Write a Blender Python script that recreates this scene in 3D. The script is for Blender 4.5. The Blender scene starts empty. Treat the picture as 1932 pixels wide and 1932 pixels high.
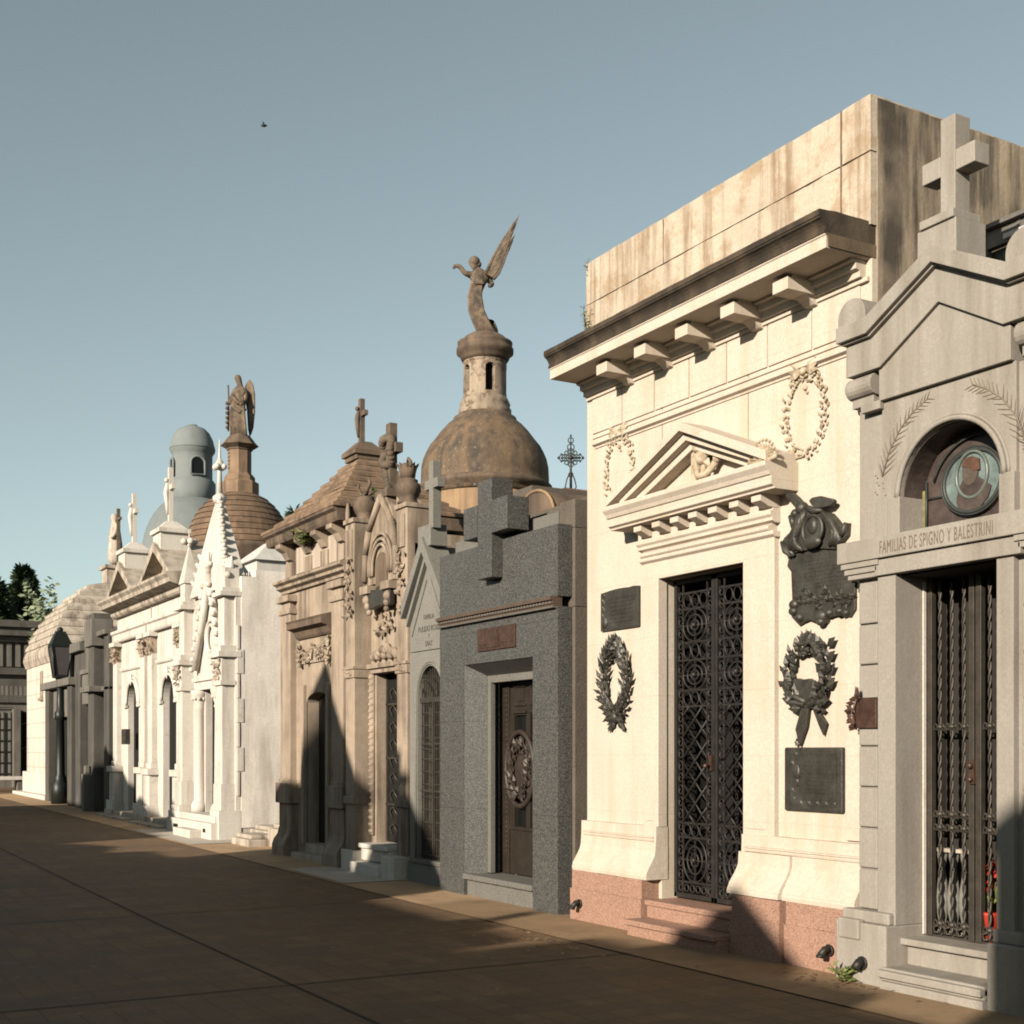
import bpy, bmesh, math, random
from mathutils import Vector, Matrix
R = math.radians
random.seed(7)
sc = bpy.context.scene
col = sc.collection
# ------------------------------------------------------------------ camera
FOC, HZ, CXP = 2440.0, 1416.0, 966.0          # focal length and horizon of the 1932 px survey
EYE = 1.6
TH = math.atan((966.0 + 423.0) / FOC)         # the street runs along +Y; the view turns right by TH
S_, C_ = math.sin(TH), math.cos(TH)
cam = bpy.data.cameras.new('camera')
cam.sensor_width = 36; cam.lens = FOC / 1932 * 36
cam.shift_y = (HZ - 966.0) / 1932.0
cam.clip_start = 0.1; cam.clip_end = 4000
co = bpy.data.objects.new('camera', cam); col.objects.link(co)
co.location = (0, 0, EYE); co.rotation_euler = (R(90), 0, -TH)
sc.camera = co
# ------------------------------------------------------------------ light
SUN_EL, SUN_AZ = 18.0, 25.0
w = bpy.data.worlds.new('World'); sc.world = w; w.use_nodes = True
nt = w.node_tree; bg = nt.nodes['Background']
sky = nt.nodes.new('ShaderNodeTexSky'); sky.sky_type = 'NISHITA'; sky.sun_disc = False
sky.sun_elevation = R(SUN_EL); sky.sun_rotation = R(245)
sky.air_density = 0.9; sky.dust_density = 0.4; sky.ozone_density = 1.0; sky.altitude = 20
hs = nt.nodes.new('ShaderNodeHueSaturation'); hs.inputs['Saturation'].default_value = 0.45
tint = nt.nodes.new('ShaderNodeMixRGB'); tint.blend_type = 'MULTIPLY'; tint.inputs[0].default_value = 1.0
tint.inputs[2].default_value = (0.885, 0.99, 0.915, 1)
nt.links.new(sky.outputs[0], hs.inputs['Color']); nt.links.new(hs.outputs[0], tint.inputs[1])
nt.links.new(tint.outputs[0], bg.inputs['Color'])
bg.inputs['Strength'].default_value = 0.063
sun = bpy.data.lights.new('sun', 'SUN'); sun.energy = 5.0; sun.angle = R(0.5); sun.color = (1.0, 0.90, 0.76)
so = bpy.data.objects.new('sun', sun); col.objects.link(so)
Ld = Vector((math.cos(R(SUN_EL)) * math.cos(R(SUN_AZ)), math.cos(R(SUN_EL)) * math.sin(R(SUN_AZ)), -math.sin(R(SUN_EL))))
so.rotation_euler = Ld.to_track_quat('-Z', 'Y').to_euler(); so.location = (-20, -10, 20)
sc.view_settings.view_transform = 'Standard'; sc.view_settings.look = 'None'
sc.view_settings.exposure = 1.08; sc.view_settings.gamma = 1.0
sc.render.engine = 'CYCLES'; sc.cycles.filter_width = 1.9
# ------------------------------------------------------------------ survey: a pixel seen on a plane x = X
class PL:
    def __init__(s, X): s.X = X
    def t(s, px): u = (px - CXP) / FOC; return s.X / (S_ + u * C_)
    def y(s, px): u = (px - CXP) / FOC; return s.t(px) * (C_ - u * S_)
    def z(s, px, py): return EYE + s.t(px) * (HZ - py) / FOC
def gz(y): return 0.0 if y < 12 else 0.0065 * (y - 12)      # the avenue climbs a little
# ------------------------------------------------------------------ materials
def nd(nt, t, **k):
    n = nt.nodes.new(t)
    for a, b in k.items(): setattr(n, a, b)
    return n
def new_mat(name, rough=.85, metal=0.0):
    m = bpy.data.materials.new(name); m.use_nodes = True
    b = m.node_tree.nodes['Principled BSDF']
    b.inputs['Roughness'].default_value = rough; b.inputs['Metallic'].default_value = metal
    b.inputs['Specular IOR Level'].default_value = .3
    return m, m.node_tree, b
def c4(c): return (c[0], c[1], c[2], 1)
def ramp(nt, a, b, ca=(0, 0, 0), cb=(1, 1, 1)):
    r = nt.nodes.new('ShaderNodeValToRGB')
    r.color_ramp.elements[0].position = a; r.color_ramp.elements[0].color = c4(ca)
    r.color_ramp.elements[1].position = b; r.color_ramp.elements[1].color = c4(cb)
    return r
def mix(nt, fac, a, b, mode='MIX'):
    n = nt.nodes.new('ShaderNodeMixRGB'); n.blend_type = mode
    for i, v in ((0, fac), (1, a), (2, b)):
        if isinstance(v, (int, float)): n.inputs[i].default_value = v
        elif isinstance(v, tuple): n.inputs[i].default_value = c4(v)
        else: nt.links.new(v, n.inputs[i])
    return n.outputs[0]
def noise(nt, vec, scale, detail=4, rough=.55):
    n = nt.nodes.new('ShaderNodeTexNoise'); n.inputs['Scale'].default_value = scale
    n.inputs['Detail'].default_value = detail; n.inputs['Roughness'].default_value = rough
    if vec: nt.links.new(vec, n.inputs['Vector'])
    return n.outputs['Fac']
def mapping(nt, vec, sx, sy, sz, rx=0, ry=0, rz=0):
    n = nt.nodes.new('ShaderNodeMapping'); n.inputs['Scale'].default_value = (sx, sy, sz)
    n.inputs['Rotation'].default_value = (rx, ry, rz)
    nt.links.new(vec, n.inputs['Vector']); return n.outputs[0]
ALB = .60
def sc3(c): return None if c is None else tuple(v * ALB for v in c)
def stone(name, base, var=.12, scale=2.5, streak=None, streak_amt=.5, s_lo=.5, s_hi=.72, blotch=None, blotch_amt=.5, b_lo=.5, b_hi=.7, b_scale=1.6,
          speck=None, speck_scale=90, speck_lo=.55, speck_hi=.62, speck2=None, rough=.85, bump=.25, bscale=45, joint=None, jdark=.75, metal=0.0, wscale=5.0):
    base, streak, blotch, speck, speck2 = map(sc3, (base, streak, blotch, speck, speck2))
    m, nt, b = new_mat(name, rough, metal)
    tc = nt.nodes.new('ShaderNodeTexCoord').outputs['Object']
    lo = tuple(max(0, v * (1 - var)) for v in base); hi = tuple(min(1, v * (1 + var)) for v in base)
    c = mix(nt, ramp_out(nt, noise(nt, tc, scale, 7, .62), .3, .7), lo, hi)
    fine = noise(nt, tc, bscale, 5, .6)
    c = mix(nt, .22, c, mix(nt, 1.0, c, ramp_out(nt, fine, .3, .7), 'MULTIPLY'))
    if blotch:
        c = mix(nt, mul(nt, ramp_out(nt, noise(nt, tc, b_scale, 8, .68), b_lo, b_hi), blotch_amt), c, blotch)
    if streak:
        f = noise(nt, mapping(nt, tc, wscale, wscale, .45), 1.0, 6, .62)
        f2 = noise(nt, tc, .8, 4, .6)
        f = mul2(nt, ramp_out(nt, f, s_lo - .06, s_hi - .07), ramp_out(nt, f2, .33, .55))
        c = mix(nt, mul(nt, f, streak_amt), c, streak)
    if speck:
        v = nt.nodes.new('ShaderNodeTexVoronoi'); v.inputs['Scale'].default_value = speck_scale
        nt.links.new(tc, v.inputs['Vector'])
        bw = nt.nodes.new('ShaderNodeRGBToBW'); nt.links.new(v.outputs['Color'], bw.inputs[0])
        c = mix(nt, ramp_out(nt, bw.outputs[0], speck_lo, speck_hi), c, speck)
        if speck2:
            c = mix(nt, ramp_out(nt, bw.outputs[0], .36, .30), c, speck2)
    hgt = fine
    if joint:
        sep = nt.nodes.new('ShaderNodeSeparateXYZ'); nt.links.new(tc, sep.inputs[0])
        add = nd(nt, 'ShaderNodeMath', operation='ADD'); nt.links.new(sep.outputs[0], add.inputs[0]); nt.links.new(sep.outputs[1], add.inputs[1])
        cb = nt.nodes.new('ShaderNodeCombineXYZ'); nt.links.new(add.outputs[0], cb.inputs[0]); nt.links.new(sep.outputs[2], cb.inputs[1])
        br = nt.nodes.new('ShaderNodeTexBrick'); nt.links.new(cb.outputs[0], br.inputs['Vector'])
        br.inputs['Scale'].default_value = 1.0; br.inputs['Brick Width'].default_value = joint[0]; br.inputs['Row Height'].default_value = joint[1]
        br.inputs['Mortar Size'].default_value = joint[2]; br.inputs['Mortar Smooth'].default_value = .3
        c = mix(nt, mul(nt, br.outputs['Fac'], 1 - jdark), c, (base[0] * .25, base[1] * .22, base[2] * .18))
        sub = nd(nt, 'ShaderNodeMath', operation='SUBTRACT'); nt.links.new(fine, sub.inputs[0]); nt.links.new(br.outputs['Fac'], sub.inputs[1])
        hgt = sub.outputs[0]
    nt.links.new(c, b.inputs['Base Color'])
    bp = nt.nodes.new('ShaderNodeBump'); bp.inputs['Strength'].default_value = bump; bp.inputs['Distance'].default_value = .012
    nt.links.new(hgt, bp.inputs['Height']); nt.links.new(bp.outputs[0], b.inputs['Normal'])
    return m
def ramp_out(nt, v, a, b):
    n = nt.nodes.new('ShaderNodeMapRange'); n.inputs['From Min'].default_value = a; n.inputs['From Max'].default_value = b
    nt.links.new(v, n.inputs['Value']); return n.outputs['Result']
def mul(nt, v, k):
    n = nd(nt, 'ShaderNodeMath', operation='MULTIPLY'); nt.links.new(v, n.inputs[0]); n.inputs[1].default_value = k; return n.outputs[0]
def mul2(nt, a, b):
    n = nd(nt, 'ShaderNodeMath', operation='MULTIPLY'); nt.links.new(a, n.inputs[0]); nt.links.new(b, n.inputs[1]); return n.outputs[0]
def plain(name, c, rough=.6, metal=0.0, var=.15, scale=8, bump=.1):
    return stone(name, c, var=var, scale=scale, rough=rough, metal=metal, bump=bump)
M = {}
M['cream'] = stone('cream_plaster', (.70, .60, .495), var=.05, streak=(.47, .36, .23), streak_amt=.4, s_lo=.52, s_hi=.74, blotch=(.60, .49, .35), blotch_amt=.35, b_lo=.5, b_hi=.75, joint=(1.3, .52, .003), jdark=.8, bump=.1)
M['cream_old'] = stone('weathered_cream_plaster', (.62, .52, .405), var=.10, scale=1.5, streak=(.25, .165, .10), streak_amt=.8, s_lo=.52, s_hi=.70, blotch=(.40, .275, .165), blotch_amt=.75, b_lo=.50, b_hi=.62, b_scale=4.0, bump=.3, wscale=8)
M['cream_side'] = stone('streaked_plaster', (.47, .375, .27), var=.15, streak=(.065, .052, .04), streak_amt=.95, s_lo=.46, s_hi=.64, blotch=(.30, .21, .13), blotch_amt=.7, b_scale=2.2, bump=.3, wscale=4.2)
M['garland'] = stone('garland_plaster', (.60, .50, .37), var=.12, scale=8, blotch=(.30, .20, .11), blotch_amt=.75, b_lo=.46, b_hi=.6, b_scale=14)
M['pedestal_stone'] = stone('brown_pedestal_stone', (.31, .205, .13), var=.2, streak=(.10, .07, .05), streak_amt=.8, blotch=(.16, .11, .075), blotch_amt=.6, bump=.3)
M['soot'] = stone('sooty_stone', (.055, .04, .027), var=.5, streak=(.20, .14, .09), streak_amt=.4, bump=.4)
M['pink'] = stone('pink_granite', (.40, .225, .155), var=.12, speck=(.47, .29, .215), speck_scale=190, speck2=(.24, .135, .10), rough=.6, bump=.1)
M['bronze'] = stone('dark_bronze', (.075, .066, .055), var=.4, scale=9, blotch=(.105, .115, .095), blotch_amt=.6, b_scale=7, streak=(.04, .036, .03), streak_amt=.6, rough=.45, metal=.3, bump=.35)
M['brown_bronze'] = stone('brown_bronze', (.10, .055, .04), var=.4, scale=12, rough=.42, metal=.3, bump=.3)
M['door_bronze'] = stone('glossy_door_bronze', (.055, .04, .032), var=.35, scale=10, rough=.5, metal=.15, bump=.25)
M['iron'] = stone('painted_iron', (.045, .04, .036), var=.3, scale=10, rough=.5, metal=.4, bump=.1)
M['iron_brown'] = stone('brown_iron', (.085, .072, .058), var=.3, scale=10, rough=.5, metal=.4, bump=.1)
M['dark'] = plain('shade_black', (.008, .0065, .0055), rough=.95)  # near-black tone painted in for the unlit depth behind openings
M['dim'] = plain('shade_brown', (.03, .025, .02), rough=.9)
M['grey'] = stone('grey_granite', (.40, .362, .312), var=.10, scale=1.6, speck=(.31, .275, .235), speck_scale=230, speck_lo=.60, speck_hi=.70, streak=(.19, .155, .12), streak_amt=.7, s_lo=.50, s_hi=.70, blotch=(.30, .255, .205), blotch_amt=.5, b_scale=2.2, rough=.75, bump=.15)
M['engrave'] = plain('engraved_line', (.19, .13, .09), rough=.9)
M['wood_dark'] = stone('blackened_wood', (.022, .016, .012), var=.3, rough=.6, bump=.2)
M['engrave_soft'] = plain('worn_engraving', (.20, .145, .105), rough=.9)
M['granite'] = stone('dark_speckled_granite', (.070, .068, .063), var=.15, speck=(.145, .14, .127), speck_scale=150, speck_lo=.56, speck_hi=.68, speck2=(.05, .048, .045), rough=.5, bump=.12, blotch=(.062, .06, .06), blotch_amt=.6, b_scale=1.4, streak=(.045, .043, .041), streak_amt=.7, joint=(1.3, .96, .004), jdark=.5)
M['granite_plain'] = stone('grey_cut_stone', (.155, .145, .128), var=.15, speck=(.21, .195, .17), speck_scale=190, rough=.7, blotch=(.09, .082, .075), blotch_amt=.5, bump=.15)
M['stucco'] = stone('brown_stucco', (.125, .102, .08), var=.25, blotch=(.075, .06, .048), blotch_amt=.7, streak=(.05, .042, .036), streak_amt=.6, speck=(.16, .132, .105), speck_scale=220, bump=.5)
M['smallgrey'] = stone('pale_grey_stone', (.215, .205, .178), var=.15, blotch=(.15, .138, .115), blotch_amt=.6, speck=(.26, .245, .215), speck_scale=200, streak=(.10, .09, .075), streak_amt=.4, bump=.2)
M['tan'] = stone('tan_stone', (.46, .362, .272), var=.14, streak=(.125, .09, .066), streak_amt=.85, s_lo=.48, s_hi=.68, blotch=(.31, .222, .153), blotch_amt=.6, b_scale=2.6, bump=.28)
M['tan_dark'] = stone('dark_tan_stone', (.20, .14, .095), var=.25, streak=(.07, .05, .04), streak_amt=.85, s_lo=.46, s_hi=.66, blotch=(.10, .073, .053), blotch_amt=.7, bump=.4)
M['tan_panel'] = stone('pale_panel', (.56, .47, .38), var=.08, streak=(.3, .2, .14), streak_amt=.5)
M['marble'] = stone('white_marble', (.76, .70, .625), var=.06, streak=(.34, .27, .20), streak_amt=.55, s_lo=.53, s_hi=.72, blotch=(.40, .315, .235), blotch_amt=.5, b_lo=.58, b_hi=.68, b_scale=5, bump=.2, rough=.7)
M['marble_old'] = stone('weathered_marble', (.60, .515, .42), var=.14, streak=(.15, .115, .085), streak_amt=.8, s_lo=.50, s_hi=.68, blotch=(.34, .25, .18), blotch_amt=.6, b_lo=.52, b_hi=.66, b_scale=4, bump=.3)
M['whitewash'] = stone('whitewashed_wall', (.95, .865, .775), var=.05, streak=(.24, .205, .17), streak_amt=.45, s_lo=.52, s_hi=.75, blotch=(.70, .62, .54), blotch_amt=.4, bump=.15, wscale=3.5)
M['white'] = stone('white_paint', (.70, .67, .62), var=.04, streak=(.35, .3, .25), streak_amt=.3)
M['dome'] = stone('weathered_dome', (.160, .114, .076), var=.35, scale=4, blotch=(.06, .048, .039), blotch_amt=.9, b_lo=.42, b_hi=.58, b_scale=3, speck=(.25, .19, .135), speck_scale=30, speck_lo=.84, speck_hi=.95, streak=(.23, .145, .078), streak_amt=.6, s_lo=.46, s_hi=.66, bump=.5, bscale=22)
M['dome_wall'] = stone('ochre_drum', (.37, .245, .14), var=.15, streak=(.17, .11, .07), streak_amt=.7, blotch=(.26, .17, .105), blotch_amt=.5, bump=.3)
M['lantern_plaster'] = stone('peeling_plaster', (.42, .335, .25), var=.15, blotch=(.15, .10, .065), blotch_amt=.9, b_lo=.50, b_hi=.58, b_scale=4.5, streak=(.13, .095, .065), streak_amt=.7, bump=.4)
M['ribdome'] = stone('ribbed_dome', (.185, .118, .075), var=.28, scale=4, blotch=(.08, .055, .042), blotch_amt=.8, b_scale=2.6, streak=(.30, .185, .11), streak_amt=.5, bump=.4)
M['bluegrey'] = stone('grey_blue_paint', (.235, .262, .258), var=.05, streak=(.16, .165, .155), streak_amt=.4, bump=.08)
M['rooftile'] = stone('tan_roof_slab', (.33, .22, .14), var=.22, streak=(.11, .072, .05), streak_amt=.8, s_lo=.45, s_hi=.66, blotch=(.14, .10, .065), blotch_amt=.65, b_scale=2.5, bump=.4)
M['statue'] = stone('statue_stone', (.22, .155, .105), var=.3, scale=6, blotch=(.055, .045, .037), blotch_amt=.92, b_lo=.40, b_hi=.60, b_scale=5, streak=(.4, .29, .19), streak_amt=.5, bump=.35)
M['statue_dark'] = stone('dark_statue', (.155, .115, .082), var=.3, scale=6, blotch=(.055, .043, .035), blotch_amt=.8, b_scale=4, bump=.3)
M['concrete'] = stone('grey_concrete', (.20, .182, .155), var=.15, streak=(.085, .072, .06), streak_amt=.75, blotch=(.13, .115, .095), blotch_amt=.5, bump=.3)
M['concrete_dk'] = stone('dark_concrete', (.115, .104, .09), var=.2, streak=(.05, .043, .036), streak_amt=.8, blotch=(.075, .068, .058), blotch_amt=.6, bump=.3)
M['green_iron'] = plain('dark_green_iron', (.02, .024, .02), rough=.45, metal=.3)
M['lamp_glass'] = plain('smoky_glass', (.10, .09, .09), rough=.2)
M['wood'] = stone('dark_wood', (.034, .025, .018), var=.3, scale=6, streak=(.025, .017, .013), streak_amt=.7, rough=.5, bump=.2)
M['glass'] = plain('dark_glass', (.008, .009, .009), rough=.25)
M['green_glass'] = plain('greenish_glass', (.10, .115, .095), rough=.2, scale=1.5, var=.3)
M['steel'] = plain('grey_steel', (.22, .20, .18), rough=.5, metal=.3)
M['brick'] = stone('red_brick', (.28, .12, .075), var=.2, joint=(.22, .07, .01), jdark=.4, bump=.3)
M['teal'] = stone('teal_stained_glass', (.16, .205, .195), var=.4, scale=9, rough=.3, blotch=(.26, .31, .30), blotch_amt=.8, b_scale=5)
M['plum'] = stone('plum_stained_glass', (.085, .062, .055), var=.3, scale=9, rough=.4, blotch=(.115, .09, .075), blotch_amt=.7, b_scale=9)
M['rust_glass'] = stone('rust_stained_glass', (.125, .066, .045), var=.3, scale=14, rough=.4)
M['skin_glass'] = stone('ochre_stained_glass', (.115, .088, .07), var=.2, scale=14, rough=.4)
M['olive_glass'] = stone('olive_stained_glass', (.24, .21, .09), var=.4, scale=10, rough=.35)
M['lead'] = plain('lead_came', (.05, .055, .05), rough=.5)
M['red'] = plain('red_petal', (.45, .035, .015), rough=.6)
M['bird'] = plain('dark_feather', (.03, .03, .03), rough=.8)
def leaf_mat(name, a, b):
    m, nt, bs = new_mat(name, .6)
    g = nt.nodes.new('ShaderNodeNewGeometry')
    nt.links.new(mix(nt, g.outputs['Random Per Island'], a, b), bs.inputs['Base Color'])
    return m
M['leaf'] = leaf_mat('weed_leaf', (.045, .065, .018), (.13, .14, .04))
M['conifer'] = leaf_mat('conifer_needle', (.012, .022, .010), (.04, .06, .025))
M['bark'] = plain('bark', (.08, .06, .045), rough=.9)
M['pale_leaf'] = leaf_mat('pale_leaf', (.10, .13, .07), (.20, .22, .14))
# ------------------------------------------------------------------ mesh helper
class MB:
    def __init__(s): s.v = []; s.f = []; s.sm = []
    def add(s, vs, fs, smooth=False):
        o = len(s.v); s.v += [tuple(p) for p in vs]
        for f in fs: s.f.append(tuple(i + o for i in f)); s.sm.append(smooth)
        return s
    def box(s, x0, x1, y0, y1, z0, z1):
        vs = [(x, y, z) for z in (z0, z1) for y in (y0, y1) for x in (x0, x1)]
        return s.add(vs, [(0, 2, 3, 1), (4, 5, 7, 6), (0, 1, 5, 4), (2, 6, 7, 3), (0, 4, 6, 2), (1, 3, 7, 5)])
    def prism(s, poly, f0, f1, smooth=False):
        n = len(poly)
        vs = [f0(p) for p in poly] + [f1(p) for p in poly]
        fs = [tuple(range(n - 1, -1, -1)), tuple(range(n, 2 * n))] 
        side = [(i, (i + 1) % n, n + (i + 1) % n, n + i) for i in range(n)]
        if smooth: s.add(vs, fs); s.add(vs, side, True)
        else: s.add(vs, fs + side)
        return s
    def px(s, poly, x0, x1, smooth=False):      # poly in (y, z), extruded along x
        return s.prism(poly, lambda p: (x0, p[0], p[1]), lambda p: (x1, p[0], p[1]), smooth)
    def py(s, poly, y0, y1, smooth=False):      # poly in (x, z), extruded along y
        return s.prism(poly, lambda p: (p[0], y0, p[1]), lambda p: (p[0], y1, p[1]), smooth)
    def pz(s, poly, z0, z1, smooth=False):
        return s.prism(poly, lambda p: (p[0], p[1], z0), lambda p: (p[0], p[1], z1), smooth)
    def mould(s, X, prof, y0, y1, back=.06):    # prof: (projection, z) going up, along the wall x = X
        poly = [(X + back, prof[0][1])] + [(X - p, z) for p, z in prof] + [(X + back, prof[-1][1])]
        return s.py(poly, y0, y1)
    def lathe(s, prof, cx, cy, seg=32, rot=0.0, smooth=True, sy=1.0):
        n = len(prof); vs = []
        for r, z in prof:
            for k in range(seg):
                a = rot + 2 * math.pi * k / seg; vs.append((cx + r * math.cos(a), cy + sy * r * math.sin(a), z))
        fs = []
        for i in range(n - 1):
            for k in range(seg):
                a, b = i * seg + k, i * seg + (k + 1) % seg
                fs.append((a, b, b + seg, a + seg))
        s.add(vs, fs, smooth)
        s.f.append(tuple(len(s.v) - n * seg + k for k in range(seg - 1, -1, -1))); s.sm.append(False)
        s.f.append(tuple(len(s.v) - seg + k for k in range(seg))); s.sm.append(False)
        return s
    def tube(s, pts, r, seg=8, closed=False, cap=True):
        pts = [Vector(p) for p in pts]; n = len(pts)
        rr = r if isinstance(r, (list, tuple)) else [r] * n
        vs = []; up = None
        for i, p in enumerate(pts):
            if closed: d = pts[(i + 1) % n] - pts[i - 1]
            else: d = pts[min(i + 1, n - 1)] - pts[max(i - 1, 0)]
            d.normalize()
            if up is None:
                up = Vector((1, 0, 0)) if abs(d.x) < .9 else Vector((0, 0, 1))
            a = up - d * up.dot(d)
            if a.length < 1e-4: a = d.orthogonal()
            a.normalize(); up = a; b = d.cross(a)
            for k in range(seg):
                t = 2 * math.pi * k / seg
                vs.append(p + (a * math.cos(t) + b * math.sin(t)) * rr[i])
        fs = []
        for i in range(n if closed else n - 1):
            for k in range(seg):
                a0, a1 = i * seg + k, i * seg + (k + 1) % seg
                j = ((i + 1) % n) * seg
                fs.append((a0, a1, j + (k + 1) % seg, j + k))
        if not closed and cap:
            fs.append(tuple(range(seg - 1, -1, -1))); fs.append(tuple((n - 1) * seg + k for k in range(seg)))
        return s.add(vs, fs, seg > 4)
    def ring(s, X, cy, cz, a, b, r, seg=6, n=24):
        return s.tube([(X, cy + a * math.cos(2 * math.pi * k / n), cz + b * math.sin(2 * math.pi * k / n)) for k in range(n)], r, seg, True)
    def ball(s, c, rx, ry=None, rz=None, nu=12, nv=8):
        ry = ry or rx; rz = rz or rx
        vs = [(c[0], c[1], c[2] - rz)]
        for j in range(1, nv):
            t = math.pi * j / nv
            for k in range(nu):
                a = 2 * math.pi * k / nu
                vs.append((c[0] + rx * math.sin(t) * math.cos(a), c[1] + ry * math.sin(t) * math.sin(a), c[2] - rz * math.cos(t)))
        vs.append((c[0], c[1], c[2] + rz)); fs = []
        for k in range(nu):
            fs.append((0, 1 + (k + 1) % nu, 1 + k))
            for j in range(nv - 2):
                a, b = 1 + j * nu + k, 1 + j * nu + (k + 1) % nu
                fs.append((a, b, b + nu, a + nu))
            l = 1 + (nv - 2) * nu
            fs.append((l + k, l + (k + 1) % nu, len(vs) - 1))
        return s.add(vs, fs, True)
    def leaf(s, p, d, n, L, W, D):               # pointed lens-shaped leaf
        p = Vector(p); d = Vector(d).normalized(); n = Vector(n).normalized(); sd = d.cross(n).normalized()
        m = p + d * L * .45
        return s.add([p, p + d * L, m + sd * W, m - sd * W, m + n * D, m - n * D],
                     [(0, 2, 4), (2, 1, 4), (1, 3, 4), (3, 0, 4), (2, 0, 5), (1, 2, 5), (3, 1, 5), (0, 3, 5)])
    def quadleaf(s, p, d, sd, L, W):
        p = Vector(p); d = Vector(d); sd = Vector(sd)
        return s.add([p, p + d * L * .5 + sd * W, p + d * L, p + d * L * .5 - sd * W], [(0, 1, 2, 3)])
OFF = {}
def link(o): col.objects.link(o); return o
def tagset(o, label=None, cat=None, group=None, kind=None):
    if label: o['label'] = label
    if cat: o['category'] = cat
    if group: o['group'] = group
    if kind: o['kind'] = kind
    return o
def thing(name, label, cat, loc, group=None):
    o = bpy.data.objects.new(name, None); o.empty_display_size = .3
    o.location = loc; link(o); OFF[o] = Vector(loc)
    return tagset(o, label, cat, group)
def mesh_of(mb, name, off):
    me = bpy.data.meshes.new(name)
    me.from_pydata([(v[0] - off[0], v[1] - off[1], v[2] - off[2]) for v in mb.v], [], mb.f)
    me.polygons.foreach_set('use_smooth', mb.sm)
    bm = bmesh.new(); bm.from_mesh(me); bmesh.ops.recalc_face_normals(bm, faces=bm.faces); bm.to_mesh(me); bm.free()
    me.update(); return me
def part(mb, name, mat, parent, bev=0.0, label=None):
    off = OFF[parent] if parent is not None else Vector((0, 0, 0))
    o = bpy.data.objects.new(name, mesh_of(mb, name, off)); link(o)
    o.data.materials.append(M[mat] if isinstance(mat, str) else mat)
    if parent is not None: o.parent = parent
    OFF[o] = off
    if bev:
        b = o.modifiers.new('bevel', 'BEVEL'); b.width = bev; b.segments = 2; b.limit_method = 'ANGLE'; b.angle_limit = R(40)
    if label: o['label'] = label
    return o
def worn(o, strength=.010, size=.22, lev=5):
    # uneven, worn masonry: real displacement of the surface and its edges
    s = o.modifiers.new('grid', 'SUBSURF'); s.subdivision_type = 'SIMPLE'; s.levels = lev; s.render_levels = lev
    t = bpy.data.textures.get('wear_%g' % size)
    if t is None:
        t = bpy.data.textures.new('wear_%g' % size, 'CLOUDS'); t.noise_scale = size; t.noise_depth = 3
    d = o.modifiers.new('wear', 'DISPLACE'); d.texture = t; d.strength = strength; d.mid_level = .5; d.texture_coords = 'LOCAL'
    return o
def part2(mb, name, mat, parent, yc, bev=0.0):
    out = []
    for sgn in (-1, 1):
        m = MB(); idx = {}
        for f, sm in zip(mb.f, mb.sm):
            c = sum(mb.v[i][1] for i in f) / len(f)
            lo = min(mb.v[i][1] for i in f)
            if (c > yc) != (sgn > 0): continue
            g = []
            for i in f:
                if i not in idx: idx[i] = len(m.v); m.v.append(mb.v[i])
                g.append(idx[i])
            m.f.append(tuple(g)); m.sm.append(sm)
        out.append(part(m, name, mat, parent, bev))
    return out
def solo(mb, name, mat, label, cat, loc, group=None, bev=0.0, kind=None):
    o = bpy.data.objects.new(name, mesh_of(mb, name, loc)); o.location = loc; link(o)
    o.data.materials.append(M[mat] if isinstance(mat, str) else mat); OFF[o] = Vector(loc)
    if bev:
        b = o.modifiers.new('bevel', 'BEVEL'); b.width = bev; b.segments = 2; b.limit_method = 'ANGLE'; b.angle_limit = R(40)
    return tagset(o, label, cat, group, kind)
def copy_tree(o, loc, label, group=None):
    r = o.copy(); col.objects.link(r); r.location = loc; OFF[r] = Vector(loc)
    r['label'] = label
    if group: r['group'] = group
    for ch in list(o.children):
        c = ch.copy(); col.objects.link(c); c.parent = r
        for g in list(ch.children):
            d = g.copy(); col.objects.link(d); d.parent = c
    return r
def lettering(txt, X, y, z, size, name, mat, parent, sx=1.0, ext=.004, align='CENTER', space=1.0):
    cu = bpy.data.curves.new(name, 'FONT'); cu.body = txt; cu.size = size; cu.align_x = align; cu.align_y = 'CENTER'; cu.extrude = ext; cu.space_character = space
    t = bpy.data.objects.new(name, cu); link(t); bpy.context.view_layer.update()
    me = bpy.data.meshes.new_from_object(t.evaluated_get(bpy.context.evaluated_depsgraph_get()))
    bpy.data.objects.remove(t); bpy.data.curves.remove(cu)
    off = OFF[parent]
    mt = Matrix(((0, 0, -1, X - off[0]), (-sx, 0, 0, y - off[1]), (0, 1, 0, z - off[2]), (0, 0, 0, 1)))
    me.transform(mt); me.name = name
    o = bpy.data.objects.new(name, me); link(o); me.materials.clear(); me.materials.append(M[mat]); o.parent = parent; OFF[o] = off
    return o
def skin(name, joints, edges, mat, parent, sub=2):
    off = OFF[parent]
    me = bpy.data.meshes.new(name)
    me.from_pydata([tuple(Vector(j[0]) - off) for j in joints], edges, [])
    o = bpy.data.objects.new(name, me); link(o)
    m = o.modifiers.new('skin', 'SKIN'); m.use_smooth_shade = True
    for i, j in enumerate(joints):
        d = me.skin_vertices[0].data[i]; r = j[1]
        d.radius = r if isinstance(r, tuple) else (r, r)
        d.use_root = (i == 0)
    s = o.modifiers.new('sub', 'SUBSURF'); s.levels = sub; s.render_levels = sub
    bpy.context.view_layer.update()
    nm = bpy.data.meshes.new_from_object(o.evaluated_get(bpy.context.evaluated_depsgraph_get()))
    o.modifiers.clear(); o.data = nm; nm.name = name; nm.materials.clear(); nm.materials.append(M[mat])
    for p in nm.polygons: p.use_smooth = True
    o.parent = parent; OFF[o] = off
    return o
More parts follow.
